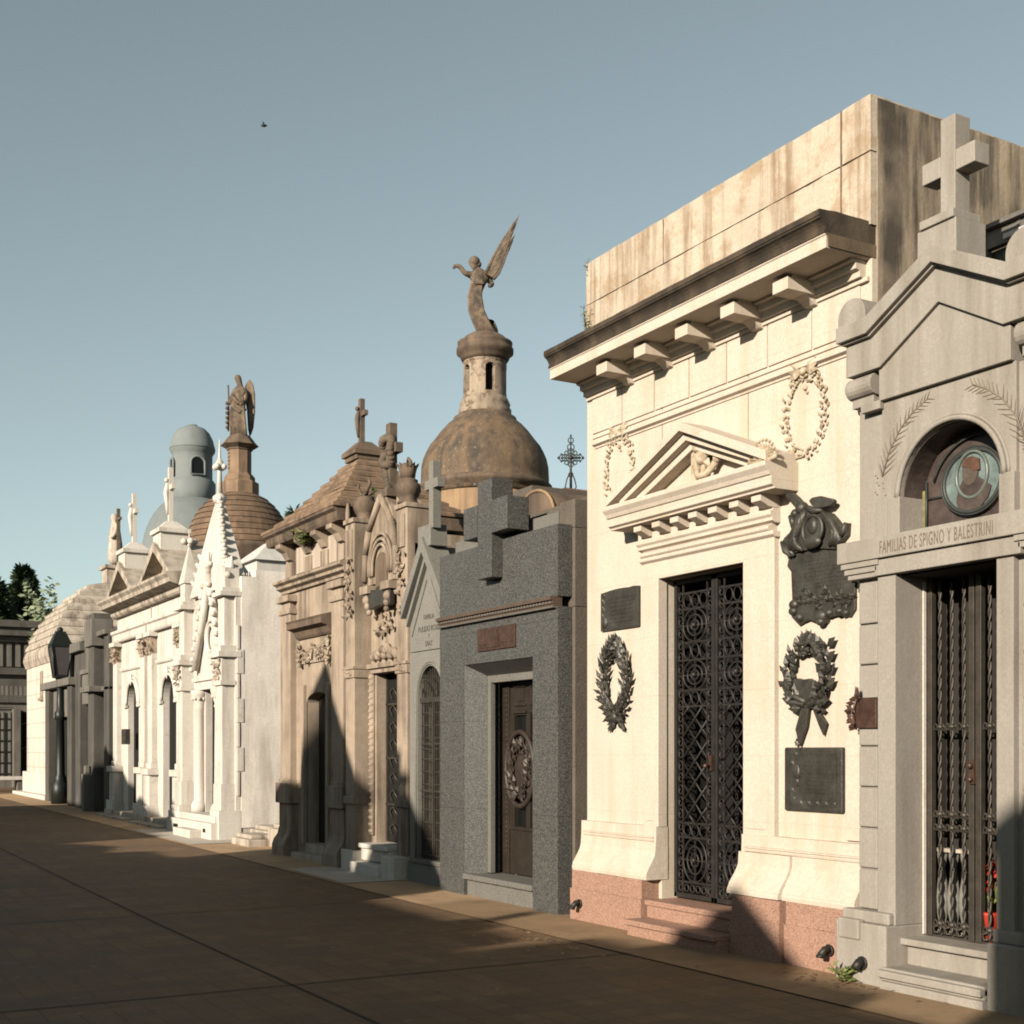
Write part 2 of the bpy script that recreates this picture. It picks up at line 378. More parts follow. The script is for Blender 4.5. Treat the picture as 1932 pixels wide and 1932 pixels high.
def arc(cy, cz, r, a0, a1, n=16, rz=None):
    rz = rz or r
    return [(cy + r * math.cos(R(a0 + (a1 - a0) * k / n)), cz + rz * math.sin(R(a0 + (a1 - a0) * k / n))) for k in range(n + 1)]
def arch_wall(mb, x0, x1, ya, yb, z0, z1, oa, ob, oz0, spring, rz=None):
    """wall from ya to yb with an arched opening oa..ob; round head above spring"""
    c, r = (oa + ob) / 2, (ob - oa) / 2; rz = rz or r
    mb.box(x0, x1, ya, oa, z0, z1); mb.box(x0, x1, ob, yb, z0, z1)
    if oz0 > z0 + 1e-4: mb.box(x0, x1, oa, ob, z0, oz0)
    mb.px([(oa, z1), (oa, spring)] + arc(c, spring, r, 180, 0, 18, rz)[1:-1] + [(ob, spring), (ob, z1)], x0, x1)
def wreath(mb, X, cy, cz, a, b, n, L, W, D, rows=3, a0=0, a1=360, seed=1):
    rn = random.Random(seed)
    for k in range(n):
        t = R(a0 + (a1 - a0) * (k + rn.random() * .5) / n)
        for j in range(rows):
            q = (j - (rows - 1) / 2) / max(1, rows)
            rr = 1 + q * .30 + rn.uniform(-.05, .05)
            p = (X - rn.uniform(0, D), cy + a * rr * math.cos(t), cz + b * rr * math.sin(t))
            s = 1 if math.cos(t) > 0 else -1           # leaves climb both sides towards the top
            tang = Vector((0, -a * math.sin(t) * s, b * math.cos(t) * s)).normalized()
            out = Vector((0, math.cos(t), math.sin(t)))
            d = tang + out * (q * 2.2 + rn.uniform(-.35, .35)) + Vector((-rn.uniform(0, .5), 0, 0))
            mb.leaf(p, d, (-1, rn.uniform(-.4, .4), rn.uniform(-.4, .4)), L * rn.uniform(.75, 1.2), W * rn.uniform(.8, 1.2), D * .6)
def cross_poly(cy, z0, z1, w, arm_z0, arm_z1, half):
    h = w / 2
    return [(cy - h, z0), (cy + h, z0), (cy + h, arm_z0), (cy + half, arm_z0), (cy + half, arm_z1), (cy + h, arm_z1), (cy + h, z1),
            (cy - h, z1), (cy - h, arm_z1), (cy - half, arm_z1), (cy - half, arm_z0), (cy - h, arm_z0)]
def frustum(mb, x0, x1, y0, y1, z0, X0, X1, Y0, Y1, z1):
    mb.add([(x0, y0, z0), (x1, y0, z0), (x1, y1, z0), (x0, y1, z0), (X0, Y0, z1), (X1, Y0, z1), (X1, Y1, z1), (X0, Y1, z1)],
           [(3, 2, 1, 0), (4, 5, 6, 7), (0, 1, 5, 4), (1, 2, 6, 5), (2, 3, 7, 6), (3, 0, 4, 7)])
# ================================================================== setting
def ground_material():
    m, nt, b = new_mat('brown_paving', .8)
    tc = nt.nodes.new('ShaderNodeTexCoord').outputs['Object']
    br = nt.nodes.new('ShaderNodeTexBrick'); nt.links.new(tc, br.inputs['Vector'])
    br.offset = 0.0; br.inputs['Scale'].default_value = 1.0
    br.inputs['Brick Width'].default_value = .2; br.inputs['Row Height'].default_value = .2
    br.inputs['Mortar Size'].default_value = .005; br.inputs['Mortar Smooth'].default_value = .4; br.inputs['Bias'].default_value = 0
    br.inputs['Color1'].default_value = (.165, .094, .044, 1); br.inputs['Color2'].default_value = (.20, .116, .054, 1)
    br.inputs['Mortar'].default_value = (.07, .042, .022, 1)
    n1 = noise(nt, tc, .55, 6, .65); n2 = noise(nt, mapping(nt, tc, 2.4, .7, 1), 1.0, 7, .7); n3 = noise(nt, tc, 60, 4, .6)
    c = mix(nt, mul(nt, ramp_out(nt, n1, .4, .7), .55), br.outputs['Color'], (.10, .064, .036))
    c = mix(nt, mul(nt, ramp_out(nt, n2, .5, .75), .5), c, (.27, .18, .10))
    c = mix(nt, .45, c, mix(nt, 1.0, c, ramp_out(nt, n3, .25, .75), 'MULTIPLY'))
    n4 = noise(nt, mapping(nt, tc, .35, 1.6, 1), 1.0, 8, .72); n5 = noise(nt, tc, 7, 6, .7)
    c = mix(nt, mul(nt, ramp_out(nt, n4, .46, .62), .75), c, (.085, .055, .032))
    c = mix(nt, mul(nt, ramp_out(nt, n5, .6, .72), .35), c, (.28, .20, .12))
    wn = nt.nodes.new('ShaderNodeTexWhiteNoise'); sn = nd(nt, 'ShaderNodeVectorMath', operation='SNAP'); nt.links.new(tc, sn.inputs[0]); sn.inputs[1].default_value = (.2, .2, 50)
    nt.links.new(sn.outputs[0], wn.inputs['Vector']); c = mix(nt, mul(nt, ramp_out(nt, wn.outputs['Value'], .45, 1.0), .55), c, (.085, .055, .034))
    nt.links.new(c, b.inputs['Base Color'])
    sub = nd(nt, 'ShaderNodeMath', operation='SUBTRACT'); nt.links.new(n3, sub.inputs[0]); nt.links.new(br.outputs['Fac'], sub.inputs[1])
    bp = nt.nodes.new('ShaderNodeBump'); bp.inputs['Strength'].default_value = .35; bp.inputs['Distance'].default_value = .01
    nt.links.new(sub.outputs[0], bp.inputs['Height']); nt.links.new(bp.outputs[0], b.inputs['Normal'])
    return m
def sheet(x0, x1, y0, y1, dz, step=2.0):
    mb = MB(); n = max(1, int((y1 - y0) / step)); ys = [y0 + (y1 - y0) * i / n for i in range(n + 1)]
    vs = [];
    for y in ys: vs += [(x0, y, gz(y) + dz), (x1, y, gz(y) + dz)]
    mb.add(vs, [(2 * i, 2 * i + 1, 2 * i + 3, 2 * i + 2) for i in range(n)]); return mb
gm = ground_material()
mb = MB(); ys = [-1500, -200, 12, 40, 60, 120, 300, 1500]
vs = []
for y in ys: vs += [(-1500, y, min(gz(y), gz(60))), (1500, y, min(gz(y), gz(60)))]
mb.add(vs, [(2 * i, 2 * i + 1, 2 * i + 3, 2 * i + 2) for i in range(len(ys) - 1)])
g = solo(mb, 'ground', gm, None, None, (0, 0, 0), kind='structure')
# expansion joints of the avenue: dark open seams
mb = MB()
for x in (3.06, .2, -2.7, -5.4):
    for y in range(-10, 60, 2): mb.add([(x - .011, y, gz(y) + .004), (x + .011, y, gz(y) + .004), (x + .011, y + 2, gz(y + 2) + .004), (x - .011, y + 2, gz(y + 2) + .004)], [(0, 1, 2, 3)])
for y in (4.2, 8.4, 12.6, 16.8, 21.0, 25.2, 29.4, 33.6, 37.8):
    mb.add([(-8, y - .009, gz(y) + .005), (5.78, y - .009, gz(y) + .005), (5.78, y + .009, gz(y) + .005), (-8, y + .009, gz(y) + .005)], [(0, 1, 2, 3)])
solo(mb, 'paving_joint', plain('joint_dirt', (.05, .038, .028), rough=.95), None, None, (0, 0, 0), kind='structure')
# pale slab pavement along the foot of the mausoleums
slab = stone('pavement_slab', (.58, .385, .22), var=.2, scale=1.2, blotch=(.31, .205, .12), blotch_amt=.8, joint=(.92, 5.0, .010), jdark=.35, bump=.25)
mb = MB()
for y in range(-8, 44, 2): mb.add([(5.80, y, gz(y) + .008), (7.2, y, gz(y) + .008), (7.2, y + 2, gz(y + 2) + .008), (5.80, y + 2, gz(y + 2) + .008)], [(0, 1, 2, 3)])
solo(mb, 'pavement', slab, None, None, (0, 0, 0), kind='structure')
mb = MB()
for y0, y1 in ((20.9, 24.9), (14.3, 16.3)):
    mb.add([(5.86, y0, gz(y0) + .014), (6.9, y0, gz(y0) + .014), (6.9, y1, gz(y1) + .014), (5.86, y1, gz(y1) + .014)], [(0, 1, 2, 3)])
solo(mb, 'marble_paving', stone('worn_marble_paving', (.66, .58, .49), var=.08, blotch=(.45, .36, .27), blotch_amt=.6, joint=(.9, 5, .008), jdark=.5), None, None, (0, 0, 0), kind='structure')

# ================================================================== cream mausoleum
W = 6.75; YR, YL = 6.70, 10.40; DR0, DR1 = 8.05, 9.19
T = thing('mausoleum', 'tall cream mausoleum with bronze wreaths and a small pediment over its iron gate', 'mausoleum', (6.55, 8.55, 0), 'mausoleums along the avenue')
mb = MB(); mb.box(W, 7.5, DR1 + .012, YL, .3, 5.09).box(W, 7.5, YR, DR0 - .012, .3, 5.09).box(W, 7.5, DR0, DR1, 3.10, 5.09)
mb.box(7.5, 11, YR, YL, 0, 5.33)
wall = part(mb, 'wall', 'cream', T)
mb = MB(); mb.box(7.35, 7.49, DR0 - .02, DR1 + .02, .2, 3.2).box(6.93, 7.349, DR1 + .0, DR1 + .03, .31, 3.09).box(6.93, 7.349, DR0 - .03, DR0, .31, 3.09).box(6.93, 7.349, DR0, DR1, 3.08, 3.11); part(mb, 'shade_backing', 'dark', T)  # black panels cover the sunlit reveals behind the gate with painted shade
# frieze panels, string course, door casing
mb = MB(); n = 7; wd = (YL - YR - .2) / n
for i in range(n): mb.box(W - .014, W + .02, YR + .1 + i * wd + .008, YR + .1 + (i + 1) * wd - .008, 4.60, 4.925)
mb.box(W - .03, W + .02, YR + .02, YL - .02, 4.93, 4.965)
part(mb, 'frieze', 'cream', T, .004)
mb = MB(); mb.mould(W, [(.012, 4.455), (.012, 4.47), (.045, 4.485), (.045, 4.515), (.02, 4.52), (.02, 4.54), (.035, 4.545), (.035, 4.565)], YR + .02, YL - .14)
part(mb, 'string_course', 'cream', T, .003)
mb = MB(); mb.box(W - .05, W + .05, DR1, 9.42, .93, 3.30).box(W - .05, W + .05, 7.68, DR0, .93, 3.30).box(W - .05, W + .05, DR0, DR1, 3.10, 3.30)
mb.box(W - .058, W, 7.78, DR0 - .06, .98, 1.0).box(W - .058, W, DR1 + .06, 9.36, .98, 1.0)
mb.mould(W - .05, [(.0, 3.25), (.03, 3.27), (.03, 3.30)], 7.66, 9.44)
part(mb, 'door_casing', 'cream', T, .006)
# flared foot and torus
mb = MB()
foot = [(.17, .47), (.175, .50), (.165, .54), (.13, .60), (.09, .66), (.072, .72), (.068, .80), (.066, .935)]
for a, b in ((DR1 + .005, YL), (YR, DR0 - .005)):
    mb.mould(W, foot, a, b)
    mb.mould(W - .066, [(.0, .80), (.018, .805), (.018, .812), (.006, .815), (.006, .828), (.02, .832), (.02, .842), (.0, .848)], a + .03, b - .05)
mb.mould(W, [(.215, .475), (.215, .50), (.19, .56), (.14, .63), (.10, .70), (.094, .80)], 7.45, DR0 - .002)
for q in part2(mb, 'flared_base', 'cream', T, 8.6): worn(q, .007, .2, 5)
# wall corner pilaster edge at the right
mb = MB(); mb.box(W - .03, W + .02, YR, 6.93, .95, 4.44); part(mb, 'corner_strip', 'cream', T, .004)
# parapet
mb = MB(); mb.box(W - .015, 11, YR + .0, YL, 5.33, 5.845).box(W - .012, 11.0, YR + .002, YL - .003, 5.857, 6.25)
mb.box(W + .02, 10.9, YR + .02, YL - .02, 5.80, 5.90)
pr = worn(part(mb, 'parapet', 'cream_old', T), .016, .16, 6)
mb = MB(); mb.box(W - .0165, W, 6.985, 7.0, 5.34, 6.252).box(W - .0165, W, 9.16, 9.166, 5.86, 6.24)
part(mb, 'parapet_joint', 'engrave', T)
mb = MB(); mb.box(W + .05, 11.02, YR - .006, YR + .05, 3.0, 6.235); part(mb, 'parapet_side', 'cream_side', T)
# cornice
mb = MB(); mb.mould(W, [(.42, 5.09), (.42, 5.175), (.43, 5.18), (.43, 5.19)], YR + .02, YL)
mb.mould(W, [(.06, 4.965), (.06, 5.01), (.10, 5.02), (.10, 5.06), (.14, 5.07), (.14, 5.09)], YR + .06, YL - .02)
cor = part(mb, 'cornice', 'cream', T, .004)
mb = MB(); mb.mould(W, [(.436, 5.192), (.436, 5.212), (.425, 5.215), (.43, 5.24), (.442, 5.262), (.46, 5.28), (.478, 5.29), (.478, 5.30), (.486, 5.305), (.486, 5.345), (.35, 5.355)], YR + .015, YL + .005)
worn(part(mb, 'cornice_crown', 'soot', cor), .009, .12, 5)
mb = MB(); mb.mould(W, [(.40, 5.10), (.41, 5.175), (.425, 5.185), (.425, 5.19)], YR + .008, YR + .018); part(mb, 'cornice_return', stone('stained_return', (.20, .14, .085), var=.3, streak=(.08, .06, .04), streak_amt=.8), cor)
pc = PL(6.40)
for px in (1132, 1203.7, 1282, 1368.7, 1468.7):
    y = pc.y(px); mb = MB()
    mb.box(6.415, 6.78, y - .083, y + .083, 4.972, 5.062)
    mb.py([(6.76, 5.0621), (6.46, 5.0621), (6.47, 5.09), (6.76, 5.09)], y - .074, y + .074)
    mb.py([(6.78, 4.9719), (6.60, 4.9719), (6.66, 4.945), (6.70, 4.915), (6.78, 4.90)], y - .055, y + .055)
    part(mb, 'corbel', 'cream', T, .003)
# pediment over the door
PX = W - .05; pY0, pY1, AP = 7.46, 9.65, 8.55
mb = MB()
mb.mould(PX, [(.19, 3.57), (.19, 3.585), (.22, 3.60), (.22, 3.665), (.235, 3.67), (.25, 3.70), (.28, 3.735), (.28, 3.77), (.10, 3.79)], pY0, pY1)
mb.mould(PX, [(.0, 3.36), (.035, 3.375), (.035, 3.40), (.055, 3.42), (.055, 3.45), (.03, 3.455), (.03, 3.57)], pY0 + .2, pY1 - .2)
mb.mould(PX, [(.03, 3.30), (.045, 3.315), (.045, 3.335), (.0, 3.36)], pY0 + .24, pY1 - .24)
def rake(ya, za, yb, zb, th, x0, x1):
    mb.px([(ya, za), (yb, zb), (yb, zb + th), (ya, za + th)], x0, x1)
for s in (-1, 1):
    e = pY0 if s < 0 else pY1
    y0 = e + (.02 if s < 0 else -.02)
    mb.px([(y0, 3.775), (AP, 4.225), (AP, 4.30), (y0 - s * 0 , 3.85)], PX - .26, PX + .05)
    y1 = e + (.14 if s < 0 else -.14)
    mb.px([(y1 , 3.775), (AP, 4.155), (AP, 4.226), (y1, 3.835)], PX - .19, PX + .05)
    mb.px([(e + (.3 if s < 0 else -.3), 3.775), (AP, 4.09), (AP, 4.156), (e + (.3 if s < 0 else -.3), 3.85)], PX - .12, PX + .05)
mb.px([(pY0 + .3, 3.77), (pY1 - .3, 3.77), (AP, 4.12)], PX - .0, PX + .05)
ped = part(mb, 'pediment', 'cream', T, .004)
for px in (1197.6, 1232, 1266.6, 1301, 1338.6, 1379, 1421):
    y = PL(6.52).y(px); mb = MB(); mb.py([(PX + .02, 3.572), (PX - .155, 3.572), (PX - .155, 3.515), (PX - .06, 3.475), (PX + .02, 3.475)], y - .055, y + .055)
    part(mb, 'dentil', 'cream', ped, .003)
mb = MB(); mb.box(PX - .09, PX, AP - .055, AP + .055, 3.77, 4.16)
for a in range(4):
    t = R(45 + 90 * a); mb.leaf((PX - .08, AP - .10, 4.0), (0, math.cos(t), math.sin(t)), (-1, 0, 0), .13, .045, .04)
mb.ball((PX - .10, AP - .10, 4.0), .05, .06, .06); mb.ball((PX - .09, AP - .02, 4.10), .04)
mb.tube([(PX - .06, AP - .24, 3.95), (PX - .10, AP - .17, 3.86), (PX - .10, AP - .06, 3.85), (PX - .09, AP - .02, 3.93)], .03, 8)
mb.ball((PX - .07, AP - .26, 3.97), .035); mb.tube([(PX - .08, AP - .10, 4.02), (PX - .08, AP - .10, 3.78)], .028, 8)
part(mb, 'relief_ornament', 'garland', ped)
mb = MB(); pb = PL(PX - .22); y = pb.y(1439)
for k in range(11):
    t = R(8 + 164 * k / 10); d = (0, math.cos(t), math.sin(t))
    mb.leaf((PX - .22, y + .015 * math.cos(t), 3.80), d, (-1, 0, 0), .155 if k % 2 == 0 else .145, .018, .022)
    mb.ball((PX - .225, y + .145 * math.cos(t), 3.80 + .145 * math.sin(t)), .014)
mb.ball((PX - .22, y, 3.805), .03); mb.tube([(PX - .22, y - .16, 3.80), (PX - .22, y - .10, 3.785), (PX - .22, y + .10, 3.785), (PX - .22, y + .16, 3.80)], .018, 8)
part(mb, 'palmette', 'garland', ped)
# plaster garlands either side of the pediment
pw = PL(W)
for px, py in ((1521, 782), (1170, 884)):
    y, z = pw.y(px), pw.z(px, py); mb = MB()
    wreath(mb, W - .002, y, z, .215, .30, 34, .05, .015, .02, rows=2, seed=int(px))
    for k in range(40):
        t = 2 * math.pi * k / 40; mb.ball((W - .015, y + .215 * math.cos(t) + random.uniform(-.02, .02), z + .30 * math.sin(t) + random.uniform(-.02, .02)), .014, nu=7, nv=5)
    for s in (-1, 1):
        for q in range(3): mb.leaf((W - .02, y + s * .02, z + .32), (-.1, s * (.8 + .1 * q), .55 - .35 * q), (-1, 0, .3), .15, .035, .03)
    mb.ball((W - .03, y, z + .32), .03); mb.ball((W - .008, y, z + .2), .02); mb.ball((W - .008, y - .02, z + .16), .012)
    part(mb, 'plaster_garland', 'garland', T)
# pink granite plinth
mb = MB()
mb.box(6.55, 7.4, DR1 + .05, 10.39, -.05, .30).box(6.565, 7.4, DR1 + .055, 10.38, .30, .47)
mb.box(6.52, 7.4, 7.42, 7.99, -.05, .30).box(6.535, 7.4, 7.43, 7.985, .30, .47)
mb.box(6.56, 7.4, 6.72, 7.41, -.05, .30).box(6.575, 7.4, 6.72, 7.405, .30, .47)
pl, pl_far = [worn(q, .008, .2, 5) for q in part2(mb, 'plinth', 'pink', T, 8.6)]
mb = MB(); mb.box(6.60, 7.35, 8.0, 9.22, .145, .30).box(6.575, 7.3, 8.0, 9.225, .255, .302)
mb.box(6.40, 7.3, 8.0, 9.23, -.05, .10).box(6.36, 7.3, 8.0, 9.235, .10, .146)
worn(part(mb, 'step', 'pink', T, .008), .006, .2, 4)
for px, py in ((1091, 1705), (1562, 1793)):
    p = PL(6.53); y, z = p.y(px), p.z(px, py); mb = MB()
    mb.tube([(6.60, y, z + .01), (6.50, y, z + .008), (6.46, y, z - .03)], .026, 10); mb.ring(6.538, y, z, .036, .036, .008); mb.tube([(6.46, y, z - .025), (6.455, y, z - .05)], .03, 10)
    part(mb, 'drain_spout', 'iron', pl if y < 8.6 else pl_far)
# ---- iron gate
GX = 6.885
def leaf_gate(ya, yb):
    fr, sc_ = MB(), MB()
    z0, z1 = .32, 3.09; wv = yb - ya; cy = (ya + yb) / 2
    for y in (ya + .018, yb - .018): fr.box(GX - .02, GX + .02, y - .018, y + .018, z0, z1)
    for z in (z0 + .02, z1 - .02): fr.box(GX - .02, GX + .02, ya, yb, z - .02, z + .02)
    ia, ib = ya + .036, yb - .036; sw = .075                 # columns of small rings along both stiles
    def bar(z, r=.008): sc_.box(GX - r, GX + r, ia, ib, z - r, z + r)
    def H(f): return z0 + (z1 - z0) * f
    lv = [.055, .115, .19, .235, .60, .645, .725, .785, .865, .925, .975]
    for f in (.05, .19, .235, .60, .65, .745, .80, .905, .955): bar(H(f))
    for y in (ia + sw, ib - sw): sc_.box(GX - .007, GX + .007, y - .007, y + .007, z0, z1)
    k = 0; z = z0 + .10
    while z < z1 - .05:
        for y in (ia + sw / 2, ib - sw / 2):
            sc_.ring(GX, y, z, .028, .040, .0065, 5, 12); sc_.ball((GX - .01, y, z), .011, nu=6, nv=5)
        z += .105
    yy0, yy1 = ia + sw, ib - sw; half = (yy1 - yy0) / 2
    for f0, f1 in ((.05, .19), (.65, .745), (.80, .905)):
        zc = H((f0 + f1) / 2); hz = (H(f1) - H(f0)) / 2
        for q in (.97, .62, .30): sc_.ring(GX - .004, cy, zc, half * q, hz * q, .0085, 6, 28)
        bar(zc, .006); sc_.box(GX - .006, GX + .006, cy - .006, cy + .006, H(f0), H(f1)); sc_.ball((GX - .015, cy, zc), .024)
    for f0, f1 in ((.19, .235), (.60, .65), (.745, .80), (.905, .955)):
        zc = H((f0 + f1) / 2); m = 3
        for i in range(m): sc_.ring(GX, yy0 + (i + .5) * (yy1 - yy0) / m, zc, half / m * .9, (H(f1) - H(f0)) / 2 * .85, .0065, 5, 12)
    zl0, zl1 = H(.235), H(.60); pit = .185; n = int((zl1 - zl0) / pit) + 1; ww = yy1 - yy0; dz = .33
    for i in range(-2, n + 1):
        for s in (1, -1):
            a = zl0 + i * pit; b = a + dz                      # diagonal crossing the panel
            ta, tb = max(0, (zl0 - a) / dz), min(1, (zl1 - a) / dz)
            if tb <= ta: continue
            ya_, yb_ = (yy0, yy1) if s > 0 else (yy1, yy0)
            sc_.tube([(GX + .006 * s, ya_ + (yb_ - ya_) * ta, a + dz * ta), (GX + .006 * s, ya_ + (yb_ - ya_) * tb, a + dz * tb)], .0085, 5)
    for i in range(6):                                         # scrolled foot rail
        y = ia + (i + .5) * (ib - ia) / 6; sc_.ring(GX, y, z0 + .085, .03, .03, .007, 5, 12)
    f = part(fr, 'gate_leaf', 'iron', T, .003)
    part(sc_, 'scrollwork', 'iron', f)
    return f
mid = (DR0 + DR1) / 2
leaf_gate(mid + .004, DR1 - .01); f2 = leaf_gate(DR0 + .01, mid - .004)
mb = MB(); mb.box(GX - .045, GX - .015, mid + .005, mid + .05, 1.43, 1.56); mb.tube([(GX - .05, mid + .028, 1.47), (GX - .085, mid + .028, 1.47)], .012, 8); mb.ball((GX - .09, mid + .028, 1.47), .022)
part(mb, 'lock', 'brown_bronze', T)
# ---- weeds rooted in the cornice and the parapet corner
def weed(name, base, n, h, label, spread=.1, leafw=.012, mat='leaf', L=.05, seed=3, cat='weed', lean=(0, 0)):
    rn = random.Random(seed); mb = MB(); st = MB(); B = Vector(base)
    for i in range(n):
        tip = B + Vector((rn.uniform(-spread, spread * .3) + lean[0], rn.uniform(-spread, spread) + lean[1], h * rn.uniform(.55, 1)))
        md = (B + tip) / 2 + Vector((rn.uniform(-.02, .02), rn.uniform(-.03, .03), 0))
        pts = [B, md, tip]; st.tube(pts, [.004, .003, .0015], 5)
        m = int(h / L * 1.6) + 3
        for k in range(m):
            t = .2 + .8 * k / m; p = B.lerp(md, t * 2) if t < .5 else md.lerp(tip, t * 2 - 1)
            a = rn.uniform(0, 6.28)
            d = Vector((math.cos(a), math.sin(a), rn.uniform(-.1, .8))).normalized()
            mb.quadleaf(p, d, d.orthogonal().normalized(), L * rn.uniform(.6, 1.2), leafw * rn.uniform(.7, 1.2))
    t = thing(name, label, cat, base)
    part(st, 'stem', 'bark', t); part(mb, 'foliage', mat, t); return t
weed('sapling', (6.50, 10.02, 5.335), 5, .36, 'spindly sapling growing out of the ledge above the cream cornice', .07, .012, L=.05, seed=5, cat='sapling')
weed('weed', (6.76, 10.37, 6.1), 3, .25, 'tiny weed on the top left corner of the cream parapet', .05, .01, L=.03, seed=8)
weed('weed', (6.42, 6.62, .01), 9, .13, 'small green weed at the foot of the pink plinth beside the grey pier', .10, .016, L=.07, seed=9)

# ================================================================== bronzes fixed on the cream wall
BG = 'bronze memorials on the cream wall'
def text_rows(mb, X, y0, y1, z0, z1, rows, seed, h=.014):
    rn = random.Random(seed)
    for i in range(rows):
        z = z1 - (i + .5) * (z1 - z0) / rows; y = y1 - rn.uniform(0, .04)
        e = y0 + rn.uniform(0, .06)
        while y > e:
            L = rn.uniform(.008, .02); mb.box(X - .003, X + .004, y - L, y, z - h / 2, z + h / 2); y -= L + rn.choice((.006, .006, .006, .018))
X = W - .03
y0, y1 = pw.y(1209), pw.y(1138); z0, z1 = pw.z(1174, 1187), pw.z(1174, 1114)
t = thing('plaque', 'small dark bronze plaque with a bowed top edge, left of the cream mausoleum gate', 'plaque', (X, (y0 + y1) / 2, z0), BG)
mb = MB(); mb.px([(y0, z0)] + [(y0 + (y1 - y0) * k / 8, z1 + .02 * math.sin(math.pi * k / 8) + (.012 if k in (0, 1) else 0)) for k in range(9)] + [(y1, z0)], X, W + .01)
part(mb, 'plate', 'bronze', t, .006)
mb = MB(); text_rows(mb, X, y0 + .04, y1 - .12, z0 + .05, z1 - .05, 7, 3, .012); mb.ball((X, y1 - .07, z0 + .08), .02, .05, .06)
for k in range(8): mb.leaf((X, y1 - .05, z0 + .06 + k * .035), (0, .4 * (-1) ** k, .8), (-1, 0, 0), .06, .012, .012)
part(mb, 'relief', 'bronze', t)
# left wreath: pointed laurel leaves and a bow
y, z = pw.y(1168), pw.z(1168, 1283)
t = thing('wreath', 'tall oval bronze laurel wreath left of the gate, under the small plaque', 'wreath', (W, y, z - .5), BG)
mb = MB(); wreath(mb, W - .03, y, z, .19, .31, 44, .115, .022, .035, rows=4, seed=21); part(mb, 'leaves', 'bronze', t)
mb = MB(); zb = z - .34
mb.ball((W - .05, y, zb), .035, .05, .05)
for s in (-1, 1):
    mb.tube([(W - .05, y, zb), (W - .06, y + s * .09, zb + .05), (W - .05, y + s * .12, zb - .0), (W - .05, y + s * .03, zb - .01)], .02, 6)
    mb.add([(W - .03, y + s * .01, zb), (W - .04, y + s * .05, zb - .01), (W - .03, y + s * .15, zb - .11), (W - .02, y + s * .09, zb - .14)], [(0, 1, 2, 3)])
    mb.leaf((W - .03, y, zb), (0, s * .8, -.8), (-1, 0, 0), .2, .045, .02)
part(mb, 'ribbon', 'bronze', t)
# right wreath: broad oak leaves, shield and long ribbon tails
y, z = pw.y(1531), pw.z(1531, 1275)
t = thing('wreath', 'round bronze wreath of broad leaves holding a shield, with two long ribbon tails', 'wreath', (W, y, z - .5), BG)
mb = MB(); wreath(mb, W - .03, y, z, .20, .235, 30, .095, .032, .04, rows=3, seed=33, a0=-75, a1=255)
for k in range(5): mb.leaf((W - .04, y, z + .22), (-.1, math.cos(R(40 + 25 * k)), math.sin(R(40 + 25 * k))), (-1, 0, 0), .14, .03, .02)
for k in range(4): mb.leaf((W - .04, y - .2, z - .1 + .1 * k), (-.1, -.8, .5), (-1, 0, 0), .13, .035, .02)
part(mb, 'leaves', 'bronze', t)
mb = MB(); sh = [(-.14, .06), (-.08, .05), (-.03, .09), (.05, .085), (.10, .10), (.15, .09), (.14, .0), (.11, -.10), (.05, -.16), (-.03, -.17), (-.10, -.12), (-.15, -.03)]
mb.px([(y + a, z - .10 + b * .85) for a, b in sh], W - .055, W - .01); part(mb, 'shield', 'bronze', t, .006)
mb = MB(); zb = z - .20
for q in (-1, 1):
    mb.tube([(W - .05, y, zb), (W - .075, y + q * .10, zb + .045), (W - .07, y + q * .17, zb + .01), (W - .05, y + q * .02, zb - .015)], .025, 6)
mb.px([(y + .05, zb), (y - .02, zb - .01), (y + .01, zb - .18), (y + .085, zb - .33), (y + .13, zb - .20)], W - .045, W - .02)
mb.px([(y - .03, zb - .01), (y - .06, zb - .0), (y - .20, zb - .16), (y - .165, zb - .25), (y - .12, zb - .18)], W - .04, W - .02)
mb.px([(y - .05, zb), (y - .07, zb + .01), (y - .20, zb - .07), (y - .17, zb - .09)], W - .05, W - .03)
part(mb, 'ribbon', 'bronze', t, .004)
# square plaque
y0, y1 = pw.y(1595), pw.y(1485); z0, z1 = pw.z(1540, 1532), pw.z(1540, 1410)
t = thing('plaque', 'large nearly square bronze plaque below the wreath right of the gate', 'plaque', (X, (y0 + y1) / 2, z0), BG)
mb = MB(); mb.box(X, W + .01, y0, y1, z0, z1); part(mb, 'plate', 'bronze', t, .012)
mb = MB(); text_rows(mb, X, y0 + .09, y1 - .22, z0 + .13, z1 - .09, 9, 5, .014)
for a, b in ((y0 + .06, y1 - .06),):
    for zz in (z0 + .05, z1 - .05): mb.box(X - .004, X + .002, a, b, zz - .004, zz + .004)
    for yy in (a, b): mb.box(X - .004, X + .002, yy - .004, yy + .004, z0 + .05, z1 - .05)
for k in range(14): mb.leaf((X, y1 - .14 + .03 * math.sin(k), z0 + .08 + k * .034), (0, .7 * (-1) ** k, .7), (-1, 0, 0), .06, .014, .014)
for k in range(10): mb.leaf((X, y1 - .12 - k * .045, z0 + .085), (0, -.7, .5 * (-1) ** k), (-1, 0, 0), .05, .014, .014)
mb.ball((X, y1 - .14, z0 + .3), .015, .04, .06); part(mb, 'relief', 'bronze', t)
